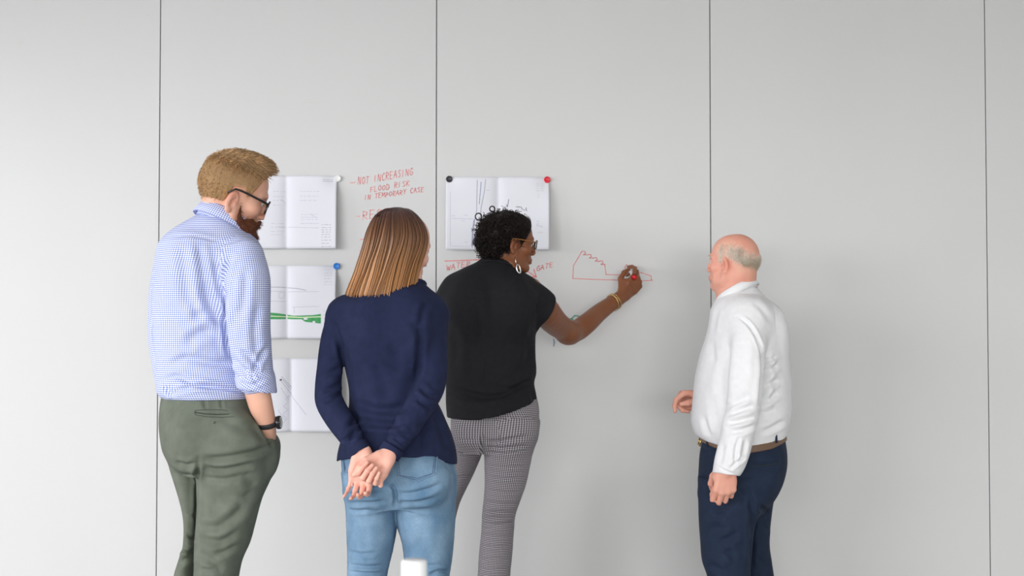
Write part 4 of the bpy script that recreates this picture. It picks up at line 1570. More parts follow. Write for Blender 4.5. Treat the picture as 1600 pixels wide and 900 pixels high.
def jumper_woman():
    F = Fig(-1.5)
    root = empty('person', (F.pt(622, 700)[0], F.Y0, 0), 'woman with straight brown shoulder length hair, navy jumper and light jeans, hands clasped behind back', 'person')
    hc, hs = F.pt(627, 388, .0), 0.93
    R = head_frame(47, 10, 4)
    head = placed(head_sdf(.92, .8, 1.0, ears=False), R, hc, hs)
    neck = chain([hc + R @ np.array([0, -.028, -.05]) * hs, F.pt(630, 436, .01), F.pt(630, 465, .0)], [.048, .050, .075])
    torso = F.loft([(437, 604, 660, .062, .02), (445, 592, 666, .075, .01), (452, 574, 672, .09), (461, 550, 679, .10), (472, 530, 685, .108), (487, 521, 688, .115), (510, 523, 683, .120), (545, 533, 668, .122),
                    (580, 540, 668, .120), (610, 545, 676, .120), (645, 544, 692, .128), (680, 535, 706, .142), (708, 528, 713, .150), (726, 526, 714, .150)])
    armL = [(541, 490, .0, 27), (524, 528, -.015, 23), (516, 570, -.03, 20.5), (513, 605, -.045, 21), (515, 628, -.06, 22), (529, 654, -.10, 21), (546, 680, -.14, 18.5), (555, 695, -.158, 15.5)]
    armR = [(675, 494, -.01, 26), (677, 535, -.035, 22.5), (677, 575, -.065, 22.5), (671, 606, -.095, 23.5), (652, 640, -.14, 22.5), (630, 676, -.175, 19.5), (618, 695, -.182, 15.5)]
    cL, cR = F.chain(armL), F.chain(armR)
    zs, za = F.pt(0, 490)[2], F.pt(0, 550)[2]
    kf = lambda X, Y, Z: np.clip(.005 + .05 * (Z - za) / (zs - za), .005, .055)
    J = Group([(torso, 0), (cL, kf), (cR, kf)])
    J.add(ellipsoid(F.pt(575, 520, -.085), (.06, .045, .085)), .06).add(ellipsoid(F.pt(645, 520, -.085), (.05, .045, .085)), .06)
    hem = Group([(J, 0)])
    hem.add(F.cut([(500, 745), (522, 724), (535, 716), (560, 710), (620, 707), (655, 709), (690, 716), (712, 724), (730, 740)]), .004, 'int')
    # wrists stay open
    wl, wr_ = F.pt(563, 706, -.163), F.pt(609, 708, -.186)
    dl, dr = norm(F.pt(563, 706, -.163) - F.pt(546, 680, -.14)), norm(F.pt(609, 708, -.186) - F.pt(630, 676, -.175))
    jump = hem
    folds = [([(553, 626), (580, 640), (610, 641), (640, 632)], 7, .007), ([(560, 652), (590, 662), (620, 656)], 7, .005), ([(600, 668), (625, 662), (636, 650)], 5, .004),
             ([(533, 530), (540, 560), (546, 590)], 6, .004), ([(657, 520), (655, 560), (653, 590)], 5, .005), ([(640, 500), (655, 515), (660, 540)], 6, .004), ([(668, 470), (660, 490), (657, 515)], 5, .004),
             ([(520, 500), (530, 530), (534, 560)], 4, .004), ([(503, 610), (520, 606), (535, 596)], 4, .004), ([(500, 628), (520, 622), (538, 612)], 4, .0045), ([(508, 585), (522, 580), (533, 572)], 4, .003),
             ([(534, 676), (548, 662), (560, 655)], 4, .004), ([(543, 688), (558, 672), (568, 670)], 4, .004), ([(530, 690), (545, 684), (557, 676)], 3, .003),
             ([(655, 602), (668, 616), (684, 622)], 4, .004), ([(650, 622), (664, 632), (676, 640)], 4, .004), ([(606, 690), (618, 698), (626, 706)], 3, .004), ([(612, 680), (624, 690), (634, 696)], 3, .0035), ([(622, 668), (634, 680), (644, 682)], 4, .003),
             ([(676, 640), (690, 670), (700, 706)], 6, .006), ([(660, 660), (664, 690), (660, 706)], 6, .005), ([(690, 630), (704, 665), (710, 700)], 5, .005), ([(590, 560), (600, 600), (604, 630)], 10, .003), ([(620, 530), (618, 570), (612, 600)], 10, .003),
             ([(556, 640), (552, 670), (545, 700)], 6, .004), ([(572, 678), (610, 684), (640, 678)], 6, .003)]
    garment('jumper', jump, .0034, M['navy_knit'], root, [(a_, b_, c_ * 1.4) for a_, b_, c_ in folds], [(26, .0022, 31, (1, 1, .6)), (75, .0007, 32, (1, 1, 1))])
    mb = MB()
    ring = []
    for a in np.linspace(0, 2 * math.pi, 49)[:-1]:
        c = F.pt(631, 444, .015)
        ring.append(c + np.array([math.cos(a) * .062, math.sin(a) * .062, -.012 * math.sin(a)]))
    mb.tube(ring, .0085, 8, True)
    mb.build('neckband', M['navy_knit'], root, True)
    for nm, w_, d_ in (('sleeve_cuff', wl, dl), ('sleeve_cuff', wr_, dr)):
        g = Group([(chain([w_ - d_ * .022, w_ + d_ * .006], [.0350, .0335], smooth=False), 0)])
        g.add(halfspace(w_ + d_ * .008, d_), .003, 'int')
        g.add(halfspace(w_ - d_ * .022, -d_), .003, 'int')
        g.add(chain([w_ - d_ * .1, w_ + d_ * .1], [.0285, .0285], smooth=False), .002, 'sub')
        garment(nm, g, .0025, M['navy_knit'], root)
    # --- jeans
    hips = F.loft([(690, 538, 705, .118), (715, 534, 709, .132), (735, 535, 712, .142), (755, 537, 713, .145), (775, 539, 712, .138), (790, 548, 704, .115)])
    legL = F.loft([(740, 537, 628, .118, .0), (775, 539, 621, .115), (800, 541, 619.5, .108), (830, 542, 619, .102), (860, 543.5, 614, .096), (900, 543, 605, .09), (960, 546, 600, .08), (1010, 548, 598, .074), (1100, 552, 596, .07), (1172, 556, 592, .062)])
    legR = F.loft([(740, 618, 712, .118, .0), (775, 617, 712, .115), (800, 618.5, 712, .108), (825, 622, 711, .102), (850, 629, 709, .096), (880, 632, 706, .092), (900, 633, 703, .088), (960, 638, 700, .08), (1020, 642, 696, .074), (1100, 646, 692, .07), (1168, 650, 688, .062)])
    jeans = Group([(hips, 0), (legL, .016), (legR, .010)])
    jeans.add(ellipsoid(F.pt(578, 752, -.11), (.072, .06, .07)), .05).add(ellipsoid(F.pt(660, 752, -.115), (.075, .06, .07)), .05)
    jeans.add(chain([F.pt(617, 735, -.19), F.pt(617, 775, -.175), F.pt(618, 800, -.14)], [.012, .012, .010]), .03, 'sub')
    folds = [([(618, 770), (640, 772), (672, 764), (692, 754)], 4, .005), ([(622, 784), (650, 786), (684, 778)], 4, .004), ([(625, 798), (650, 796), (676, 796)], 4, .0025), ([(540, 772), (570, 774), (600, 770)], 4, .0045), ([(542, 784), (575, 785), (605, 784)], 4, .003),
             ([(543, 796), (560, 798), (580, 796)], 3, .0025), ([(545, 882), (570, 886), (600, 884)], 3, .004), ([(545, 893), (570, 896), (600, 896)], 3, .004), ([(636, 878), (660, 884), (690, 884)], 3, .003), ([(670, 900), (685, 892), (702, 894)], 3, .005), ([(542, 862), (565, 866), (590, 864)], 3, .003),
             ([(538, 750), (552, 756), (570, 752)], 4, .003), ([(608, 756), (617, 766), (618, 790)], 3, .008), ([(560, 820), (575, 850)], 8, .002), ([(660, 830), (655, 860)], 8, .002)]
    garment('jeans', jeans, .0034, M['denim'], root, [(a_, b_, c_ * 1.4) for a_, b_, c_ in folds], [(28, .0012, 41, (1, 1, 1.6)), (140, .0005, 42, (1, 1, 2.5))])
    # back pockets: patch with a raised outline and two rows of stitches
    for outline in ([(618, 712), (620, 744), (652, 752), (681, 740), (683, 712)], [(536, 716), (539, 742), (556, 735), (566, 722)]):
        pts = []
        for (xa, ya), (xb, yb) in zip(outline[:-1], outline[1:]):
            for i in range(10):
                pts.append((xa + (xb - xa) * i / 10, ya + (yb - ya) * i / 10))
        pts.append(outline[-1])
        on = [surf_point(jeans, x, y) for x, y in pts]
        mb = MB()
        mb.tube([p + np.array([0, -.0006, 0]) for p in on], .0026, 6)
        seam = mb.build('pocket_seam', M['denim'], root, True)
        cen = np.mean(on, 0)
        for inset in (.0035, .0095):
            mb = MB()
            q_ = [p + norm(cen - p) * inset + np.array([0, -.0022, 0]) for p in on]
            q_ = [surf_point(jeans, *project(x[None])[0]) + np.array([0, -.0012, 0]) for x in q_]
            for i in range(len(q_) - 1):
                mb.tube([q_[i], q_[i] + (q_[i + 1] - q_[i]) * .62], .0011, 4)
            st = mb.build('stitching', M['denim_thread'], seam, True)
            st['kind'] = 'stuff'
    # --- hands clasped at the back
    fl, fr = (wl - dl * .03, wl + dl * .012), (wr_ - dr * .03, wr_ + dr * .012)
    HL = hand_frame((-.06, -.16, -1), (.10, 1, -.2))
    HR = hand_frame((-.62, -.16, -.80), (.10, 1, -.25))
    handL = placed(hand_sdf(1, [(35, 40, 25), (35, 45, 25), (28, 35, 20), (14, 24, 14)], [(.75, .75, -.35), (.5, .9, -.3), (.2, 1, -.3)], spread=(4, 1, -4, -12), stub=.008), HL, fl[1] + np.array([.002, -.006, .004]), .90)
    handR = placed(hand_sdf(-1, [(76, 72, 34), (82, 72, 34), (82, 68, 34), (74, 60, 30)], [(.42, .90, -.50), (.02, 1, -.30), (-.10, 1, -.10)], spread=(6, 2, -4, -10), stub=.008), HR, fr[1] + np.array([.0, -.020, .002]), .88)
    body = Group([(jump, 0, 'uni', .024), (jeans, 0, 'uni', .022), (neck, .02), (head, .02), (chain([fl[0] + dl * .012, fl[1]], [.019, .0225], smooth=False), .01), (chain([fr[0] + dr * .012, fr[1]], [.019, .0225], smooth=False), .01), (handL, .006), (handR, .0015)])

    def tint(v):
        l = to_local(v, R, hc, hs)
        t_ = face_tint(base_tint(v, 15), l)
        hand = ((v[:, 2] < wl[2] + .01) & (v[:, 1] < F.Y0 - .12) & (v[:, 2] > F.pt(0, 780)[2]))[:, None]
        return np.where(hand, t_ * np.array([1.0, .92, .90]), t_)
    body_mesh(body, [(hc - .15, hc + .15, .0026), (F.pt(540, 775, -.30), F.pt(632, 690, -.12), .0017)], M['skin_pale'], root, tint)
    eyes(root, R, hc, hs, (.08, .12, .14))
    # --- hair: a smooth curtain, then long threads laid over it from the crown to the ends
    rows = [(324.5, 613, 629, .020, .0), (327, 602, 640, .045), (332, 592, 648, .066), (342, 584, 658, .088), (356, 578, 666, .103), (374, 573, 670, .110), (392, 568, 667, .108), (410, 562, 661, .104), (428, 556, 656, .098), (445, 549, 652, .092), (466, 541, 648, .088)]
    curtain = F.loft(rows, 2.1, dy=-.012)
    face_dir = R[:, 1]
    cz = F.pt(0, 360)[2]
    curtain2 = Group([(curtain, 0)])
    carve = placed(Leaf(lambda X, Y, Z: np.maximum(np.abs(X) - .062 - .0 * Z, np.maximum(.018 + .25 * np.maximum(Z - .0, 0) - Y, Z - .062)), [-.2, -.2, -.3], [.2, .3, .1]), R, hc, hs)
    curtain2.add(carve, .01, 'sub')
    curtain2.add(F.cut([(530, 458), (545, 460), (570, 464), (600, 467), (615, 464), (630, 456), (650, 447), (670, 440)]), .004, 'int')
    v, q = polygonize(curtain2, .0035)
    px = project(v)
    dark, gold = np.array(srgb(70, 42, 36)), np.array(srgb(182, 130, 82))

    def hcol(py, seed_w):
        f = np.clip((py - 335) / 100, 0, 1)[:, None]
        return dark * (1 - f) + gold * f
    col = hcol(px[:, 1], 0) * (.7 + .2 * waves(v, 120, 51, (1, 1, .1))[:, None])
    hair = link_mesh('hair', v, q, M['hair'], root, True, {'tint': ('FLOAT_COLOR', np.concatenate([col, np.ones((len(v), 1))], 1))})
    r = np.random.default_rng(77)
    N, K = 5200, 22
    th = r.uniform(0, 2 * math.pi, N)
    fa = math.atan2(face_dir[1], face_dir[0])
    dth = (th - fa + math.pi) % (2 * math.pi) - math.pi
    th = th[np.abs(dth) > 1.02]
    N = len(th)
    ztop, zend = F.pt(0, 325)[2], F.pt(0, 466)[2]
    ends = np.interp(np.cos(th), [-1, -.5, 0, .4, .8, 1], [459, 463, 467, 464, 455, 446]) + r.normal(0, 2.2, N)
    ze = F.pt(0, 400)[2] - (ends - 400) / scale_at(F.Y0)
    clump = np.round(th * 26) / 26
    rad = 1.0 + .035 * r.random(N) + .030 * np.sin(clump * 57.0) + .022 * np.sin(th * 23)
    s = np.linspace(0, 1, K)[None]
    zz = ztop + (ze - ztop)[:, None] * (0.02 + .98 * s ** 1.12)
    cx, cy, rx, ry = (np.interp(zz, curtain.zz, t_) for t_ in curtain.tab)
    cosn, sinn = np.cos(th)[:, None], np.sin(th)[:, None]
    conv = (clump - th)[:, None] * s ** 2 * .75
    ang = th[:, None] + conv + .03 * np.sin(s * 6 + th[:, None] * 9)
    sup = (np.abs(np.cos(ang)) ** 2.1 + np.abs(np.sin(ang)) ** 2.1) ** (-1 / 2.1)
    rr = 1 + (rad[:, None] - 1) * np.clip(s * 3, 0.15, 1)
    pts = np.stack([cx + rx * np.cos(ang) * sup * rr, cy + ry * np.sin(ang) * sup * rr, zz], 2)
    pyy = project(pts.reshape(-1, 3))[:, 1]
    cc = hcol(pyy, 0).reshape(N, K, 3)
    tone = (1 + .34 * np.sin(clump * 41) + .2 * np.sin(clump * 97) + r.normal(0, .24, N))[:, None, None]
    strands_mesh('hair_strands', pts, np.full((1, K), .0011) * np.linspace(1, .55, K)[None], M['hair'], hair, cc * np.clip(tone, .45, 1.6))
    shoe(root, (-.1, 1), F.pt(573, 1160, 0), M['shoe_white'], .26)
    shoe(root, (.2, 1), F.pt(670, 1160, 0), M['shoe_white'], .26)


jumper_woman()

# ------------------------------------------------------------------ person: woman writing on the wall
M['black_crepe'] = cloth_mat('black_crepe', srgb(22, 22, 26), srgb(27, 27, 32), 60, 0.75, 0.0, fine=800)
M['zigzag'] = pattern_mat('grey_zigzag_weave', 'zigzag', srgb(186, 180, 185), srgb(48, 46, 50), 0.0125)


def writing_woman():
    F = Fig(-0.63)
    S = scale_at(F.Y0)
    root = empty('person', (F.pt(770, 700)[0], F.Y0, 0), 'woman with curly black hair and glasses, black blouse, grey patterned trousers, writing on the wall', 'person')
    hc, hs = F.pt(797.5, 381, .0), 0.875
    R = head_frame(73, 4, 2)
    head = placed(head_sdf(.95, .9, 1.1), R, hc, hs)
    neck = chain([hc + R @ np.array([0, -.026, -.05]) * hs, F.pt(786, 412, .0), F.pt(778, 440, .0)], [.052, .052, .085])
    torso = F.loft([(404, 752, 798, .058), (411, 742, 805, .068), (420, 722, 811, .082), (430, 707, 824, .095), (444, 694, 838, .105), (462, 688, 848, .112), (485, 692, 842, .118), (512, 697, 838, .12), (560, 698, 837, .12),
                    (585, 696, 838, .126), (598, 697, 835, .124), (612, 697, 837, .124), (630, 697, 840, .142), (645, 698, 842, .155), (662, 700, 843, .16)])
    sl = [(822, 456, .0, 22), (843, 473, .01, 25), (858, 494, .02, 27)]
    slv = Group([(F.chain(sl), 0)])
    cutp = F.pt(850, 487, .015)
    cutn = norm(F.pt(861, 494, .03) - F.pt(839, 480, .0))
    slv.add(halfspace(cutp, cutn), .003, 'int')
    sll = Group([(F.chain([(712, 448, .01, 20), (700, 472, .03, 22), (694, 498, .05, 23)]), 0)])
    sll.add(halfspace(F.pt(696, 498, .05), (-.2, .2, -1)), .003, 'int')
    top = Group([(torso, 0), (slv, .03), (sll, .03)])
    top.add(ellipsoid(F.pt(735, 480, -.085), (.07, .045, .09)), .06).add(ellipsoid(F.pt(805, 480, -.085), (.065, .045, .09)), .06)
    top.add(F.cut([(680, 650), (700, 652), (750, 653), (775, 648), (800, 640), (825, 631), (838, 624), (842, 616), (860, 610)]), .004, 'int')
    top.add(chain([cutp - cutn * .012, cutp + cutn * .05], [.050, .056], smooth=False), .003, 'sub')
    folds = [([(700, 598), (725, 612), (760, 620), (790, 616), (820, 600), (836, 594)], 4, .007), ([(702, 612), (735, 622), (770, 626)], 4, .004), ([(770, 606), (800, 606), (832, 590)], 4, .004), ([(748, 470), (750, 500), (752, 540)], 6, .002), ([(765, 450), (768, 500)], 6, .002),
             ([(840, 470), (832, 500), (830, 530)], 5, .004), ([(830, 540), (820, 570), (800, 590)], 7, .004), ([(706, 500), (712, 540), (708, 580)], 7, .003), ([(735, 545), (740, 575), (735, 600)], 8, .0025), ([(822, 520), (826, 560), (818, 590)], 6, .0035),
             ([(725, 462), (770, 466), (812, 456)], 2, .0012), ([(830, 610), (834, 626), (838, 634)], 3, .004), ([(820, 440), (838, 452), (850, 464)], 4, .002)]
    garment('blouse', top, .0036, M['black_crepe'], root, folds, [(32, .002, 61, (1, 1, .5)), (90, .0006, 62, (1, 1, .6))])
    # neckline band
    mb = MB()
    c = F.pt(776, 419, .0)
    axn = norm((.16, .30, .93))
    fr = norm(R[:, 1] - axn * (R[:, 1] @ axn))
    sd = np.cross(fr, axn)
    mb.tube([c + fr * math.cos(a) * .072 + sd * math.sin(a) * .074 for a in np.linspace(0, 2 * math.pi, 49)[:-1]], .0042, 8, True)
    mb.build('neckband', M['black_crepe'], root, True)
    # --- trousers
    hips = F.loft([(618, 703, 838, .11), (635, 703, 842, .118), (652, 704, 842.5, .126), (670, 705, 841, .13), (688, 707, 838, .125), (704, 716, 830, .10)])
    legR = F.loft([(660, 750, 842, .115, -.02), (685, 754, 838.5, .112, -.02), (700, 755.5, 834, .108, -.02), (730, 757, 828, .098, -.02), (760, 757, 821, .09, -.02), (785, 755, 812, .084, -.02), (802, 753.5, 806, .08, -.02), (830, 752, 803, .078, -.02),
                    (860, 749, 801, .076, -.02), (890, 747, 798, .072, -.02), (915, 746, 796, .07, -.02), (960, 745, 790, .062, -.02), (1030, 748, 780, .05, -.02), (1052, 748, 779, .05, -.02)])
    legL = F.loft([(660, 705, 766, .105, .05), (685, 706, 760, .10, .06), (715, 703, 751, .09, .08), (745, 698, 738, .085, .1), (785, 688, 719, .08, .12), (830, 678, 708, .074, .13), (900, 666, 700, .07, .13), (1040, 660, 690, .05, .12)])
    tr = Group([(hips, 0), (legR, .02), (legL, .012)])
    tr.add(ellipsoid(F.pt(738, 674, -.085), (.07, .05, .065)), .05).add(ellipsoid(F.pt(802, 671, -.092), (.075, .055, .068)), .05)
    folds = [([(754, 684), (768, 690), (800, 686), (830, 680)], 3, .006), ([(756, 696), (785, 700), (828, 696)], 2.5, .004), ([(757, 705), (790, 708), (832, 702)], 2, .003), ([(757, 726), (790, 730), (828, 728)], 2, .003), ([(757, 742), (785, 748), (824, 745)], 2, .003), ([(757, 764), (790, 770), (818, 768)], 2, .003),
             ([(756, 784), (785, 787), (812, 788)], 2.5, .005), ([(754, 801), (780, 800), (806, 803)], 2.5, .006), ([(754, 809), (780, 808), (804, 808)], 2.5, .006), ([(753, 817), (775, 820), (804, 815)], 2.5, .006), ([(753, 826), (780, 824), (803, 826)], 2.5, .005), ([(752, 835), (775, 838), (802, 838)], 2, .003),
             ([(750, 852), (775, 854), (800, 850)], 2, .003), ([(749, 876), (775, 872), (798, 876)], 2, .003), ([(748, 888), (770, 890), (797, 887)], 2, .003), ([(714, 686), (730, 688), (748, 688)], 2, .003), ([(714, 713), (735, 713), (750, 712)], 2, .003), ([(714, 745), (730, 745), (738, 744)], 2, .003), ([(757, 676), (754, 690), (756, 720)], 3, .007)]
    tcx = thread_coords(hips, [(np.array([F.pt(798, 660, -.02), F.pt(778, 800, -.02), F.pt(770, 1050, -.02)]), [.09], legR), (np.array([F.pt(735, 660, .05), F.pt(680, 1040, .12)]), [.08], legL)])
    garment('trousers', tr, .0034, M['zigzag'], root, folds, [(60, .0008, 71, (1, 1, 2))], cloth=tcx)
    # --- arms and hands
    elb = P(896, 518, -.33)
    wri = P(974.5, 461, -.128)
    arm = chain([F.pt(826, 455, .0), F.pt(848, 482, .035), P(872, 508, -.44), elb, P(916, 506, -.275), P(938, 487, -.205), wri], [.052, .0545, .047, .0415, .0395, .034, .0255])
    tri = ellipsoid(P(888, 524, -.365), (.040, .05, .034))
    HR = hand_frame((.66, .22, .72), (.55, -.80, -.15))
    hand = hand_sdf(-1, [(38, 42, 26), (52, 62, 34), (60, 72, 38), (62, 72, 40)], [(.62, .80, -.55), (.10, 1, -.22), (-.30, 1, -.10)], spread=(5, 1, -2, -5))
    hs_ = .93
    hand_w = placed(hand, HR, wri, hs_)
    arml = chain([F.pt(706, 462, .02), F.pt(694, 500, .05), F.pt(691, 556, .09), F.pt(706, 585, .13), F.pt(730, 575, .26)], [.05, .046, .038, .036, .026])
    handl = placed(hand_sdf(1, [(40, 50, 30)] * 4, [(.6, .8, -.4), (.2, 1, -.3), (0, 1, -.2)]), hand_frame((.6, .75, .15), (-.7, .5, -.3)), F.pt(730, 575, .26), .86)
    body = Group([(top, 0, 'uni', .022), (tr, 0, 'uni', .022), (neck, .02), (head, .02), (arm, .01), (tri, .03), (hand_w, .01), (arml, .01), (handl, .01)])
    tip, end = P(981, 414.5, -.002), P(991.5, 434, -.140)
    body.add(chain([tip + (end - tip) * .06, end + (end - tip) * .1], [.0110, .0112]), .002, 'sub')

    def tint(v):
        l = to_local(v, R, hc, hs)
        return face_tint(base_tint(v, 25, .08), l, (.72, .52, .55), .35)
    body_mesh(body, [(hc - .135, hc + np.array([.14, .135, .135]), .0023), (P(836, 560, -.66), P(1020, 400, -.02), .0021)], M['skin_brown'], root, tint)
    eyes(root, R, hc, hs, (.03, .018, .012))
    # --- marker pen in the hand
    ax = norm(end - tip)
    L = np.linalg.norm(end - tip)
    pen = empty('marker_pen', tip, 'white whiteboard marker with a red end cap held against the wall', 'marker')
    mb = MB()
    mb.lathe([(.0001, .0), (.0022, .0005), (.0024, .006), (.0050, .009), (.0062, .016), (.0078, .020), (.0088, .024), (.0088, L - .020), (.0001, L - .020)], tip, ax, 24)
    mb.build('barrel', mat('white_marker_plastic', (0.80, 0.80, 0.82), 0.3)[0], pen, True)
    mb = MB()
    mb.lathe([(.0001, L - .021), (.0093, L - .021), (.0095, L - .003), (.0085, L), (.0001, L + .0005)], tip, ax, 24)
    mb.build('end_cap', mat('red_marker_plastic', srgb(214, 16, 34), 0.35)[0], pen, True)
    mb = MB()
    mb.lathe([(.0001, -.001), (.0016, 0), (.0024, .004)], tip, ax, 12)
    mb.build('nib', M['red_ink'], pen, True)
    # --- bracelet, earring
    b0 = P(938, 487, -.205)
    bc = b0 + (wri - b0) * .56
    axb = norm(wri - b0)
    u = norm(np.cross(axb, [0, 1, 0]))
    w2 = np.cross(axb, u)
    br = bpy.data.objects.new('bracelet', None)
    C.objects.link(br)
    br.parent = root
    for k, (o, tl) in enumerate(((-.003, .06), (.004, -.08), (.0085, .02))):
        mb = MB()
        ring = [bc + axb * (o + tl * .1 * math.cos(a)) + u * math.cos(a) * .0335 + w2 * math.sin(a) * .0325 for a in np.linspace(0, 2 * math.pi, 49)[:-1]]
        mb.tube(ring, .0011 if k else .0016, 8, True)
        mb.build('bangle', M['gold'], br, True)
    er = bpy.data.objects.new('earring', None)
    C.objects.link(er)
    er.parent = root
    lobe = F.pt(804.5, 402, -.07)
    e1 = F.pt(806, 412, -.075)
    mb = MB()
    mb.tube([lobe, (lobe + e1) / 2 + np.array([.001, 0, 0]), e1], [.0022, .0016, .0026], 8)
    mb.build('hook', M['silver'], er, True)
    mb = MB()
    ec = F.pt(810, 420, -.075)
    ring = [ec + np.array([math.cos(a) * .0062 + math.sin(a) * -.003, math.cos(a) * .003, math.sin(a) * .0155]) for a in np.linspace(0, 2 * math.pi, 33)[:-1]]
    mb.tube(ring, [.0028 - .0009 * math.sin(a) for a in np.linspace(0, 2 * math.pi, 33)[:-1]], 8, True)
    mb.build('hoop', M['silver'], er, True)
    fm = mat('dark_spectacle_frame', (.02, .016, .014), .25)[0]
    tm = mat('amber_temple', srgb(150, 98, 50), .3)[0]
    glasses(root, R, hc, hs, fm, M['lens'], tm, lens_h=.018, yoff=.106, zoff=.004)
    # --- hair: dark cap and coils
    cap = Group([(ellipsoid((0, -.022, .036), (.082, .100, .096)), 0), (ellipsoid((0, .030, .046), (.070, .060, .074)), .03), (ellipsoid((0, -.070, .030), (.070, .062, .075)), .04), (ellipsoid((0, -.072, -.028), (.058, .048, .045)), .03)])
    cap.add(Leaf(lambda X, Y, Z: -(Z - np.interp(Y, [-.15, -.10, -.06, -.03, -.012, .012, .030, .042, .052, .060, .068, .08], [-.070, -.070, -.066, -.045, .020, .026, -.012, .020, .034, .046, .060, .10]) + 0 * X), [-9] * 3, [9] * 3), .006, 'int')
    cw = placed(cap, R, hc, hs)
    v, q = polygonize(cw, .003)
    l = to_local(v, R, hc, hs)
    back = np.clip((.03 - l[:, 1]) / .05, 0.12, 1)
    v = v + vnormals(v, q) * ((.004 * waves(v, 190, 81) + .002 * waves(v, 420, 82)) * back)[:, None]
    hcol = np.array(srgb(30, 22, 21))
    hair = link_mesh('hair', v, q, M['hair_black'], root, True, {'tint': ('FLOAT_COLOR', np.concatenate([np.tile(hcol, (len(v), 1)), np.ones((len(v), 1))], 1))})
    pos, nn, r = sample_faces(v, q, 1500, lambda cpt: np.clip((.035 - to_local(cpt, R, hc, hs)[:, 1]) / .04, 0, 1) + .001, 83)
    K = 26
    s = np.linspace(0, 1, K)[None, :, None]
    d = unit_rows(nn * .55 + np.array([-.25, -.1, -.75]) + r.normal(size=pos.shape) * .45)
    ln = r.uniform(.014, .034, len(pos))[:, None, None]
    e1 = unit_rows(np.cross(d, [.3, .5, .8]))
    e2 = np.cross(d, e1)
    rad = r.uniform(.0028, .0058, len(pos))[:, None, None]
    ph = r.uniform(0, 6.28, len(pos))[:, None, None]
    turns = r.uniform(1.3, 2.6, len(pos))[:, None, None] * 6.28
    pts = pos[:, None] - nn[:, None] * .003 + d[:, None] * ln * s + rad * (e1[:, None] * np.cos(ph + turns * s) + e2[:, None] * np.sin(ph + turns * s))
    strands_mesh('hair_coils', pts, np.linspace(.0017, .0010, K)[None] * r.uniform(.7, 1.2, (len(pos), 1)), M['hair_black'], hair, (hcol * r.uniform(.7, 1.5, (len(pos), 1)))[:, None])
    # combed front hair
    pos, nn, r = sample_faces(v, q, 2600, lambda cpt: np.clip((to_local(cpt, R, hc, hs)[:, 1] + .02) / .04, 0, 1) + .001, 84)
    d = unit_rows(np.tile(np.array([0, -.9, .12]) @ R.T, (len(pos), 1)) + r.normal(size=pos.shape) * .10)
    d = unit_rows(d - nn * (d * nn).sum(1)[:, None] * .95)
    s6 = np.linspace(0, 1, 6)[None, :, None]
    L6 = r.uniform(.02, .035, len(pos))[:, None, None]
    pts = pos[:, None] + nn[:, None] * .0006 + d[:, None] * L6 * s6 - nn[:, None] * (L6 ** 2 * 5) * s6 ** 2
    strands_mesh('hair_strands', pts, np.linspace(.0007, .0003, 6)[None], M['hair_black'], hair, (hcol * r.uniform(.7, 1.6, (len(pos), 1)))[:, None])
    # loose curls on the crown
    for cpx, cpy, rp in ((747.5, 338, 5), (769, 326, 4), (748, 364, 4), (746, 380, 4.2)):
        cc = F.pt(cpx, cpy, -.02)
        rr = rp / S
        a = np.linspace(0, 2 * math.pi * 1.15, 24)
        mb = MB()
        mb.tube([cc + np.array([math.cos(x) * rr, .004 * x, math.sin(x) * rr]) for x in a], .0024, 6)
        o = mb.build('loose_curl', M['hair_black'], hair, True)
        at = o.data.attributes.new('tint', 'FLOAT_COLOR', 'POINT')
        at.data.foreach_set('color', np.tile(np.array([*hcol, 1], f32), len(o.data.vertices)))
    shoe(root, (.3, 1), F.pt(764, 1045, -.02), M['shoe_black'], .25)
    shoe(root, (-.1, 1), F.pt(675, 1045, .12), M['shoe_black'], .25)


writing_woman()

# ------------------------------------------------------------------ person: older man in a white shirt
M['white_cotton'] = cloth_mat('white_cotton', (0.80, 0.80, 0.81), (0.84, 0.84, 0.85), 50, 0.8, 0.0, fine=900, bdist=.0004)
M['navy_chino'] = cloth_mat('navy_chino', srgb(28, 40, 60), srgb(33, 46, 68), 30, 0.8, 0.0)


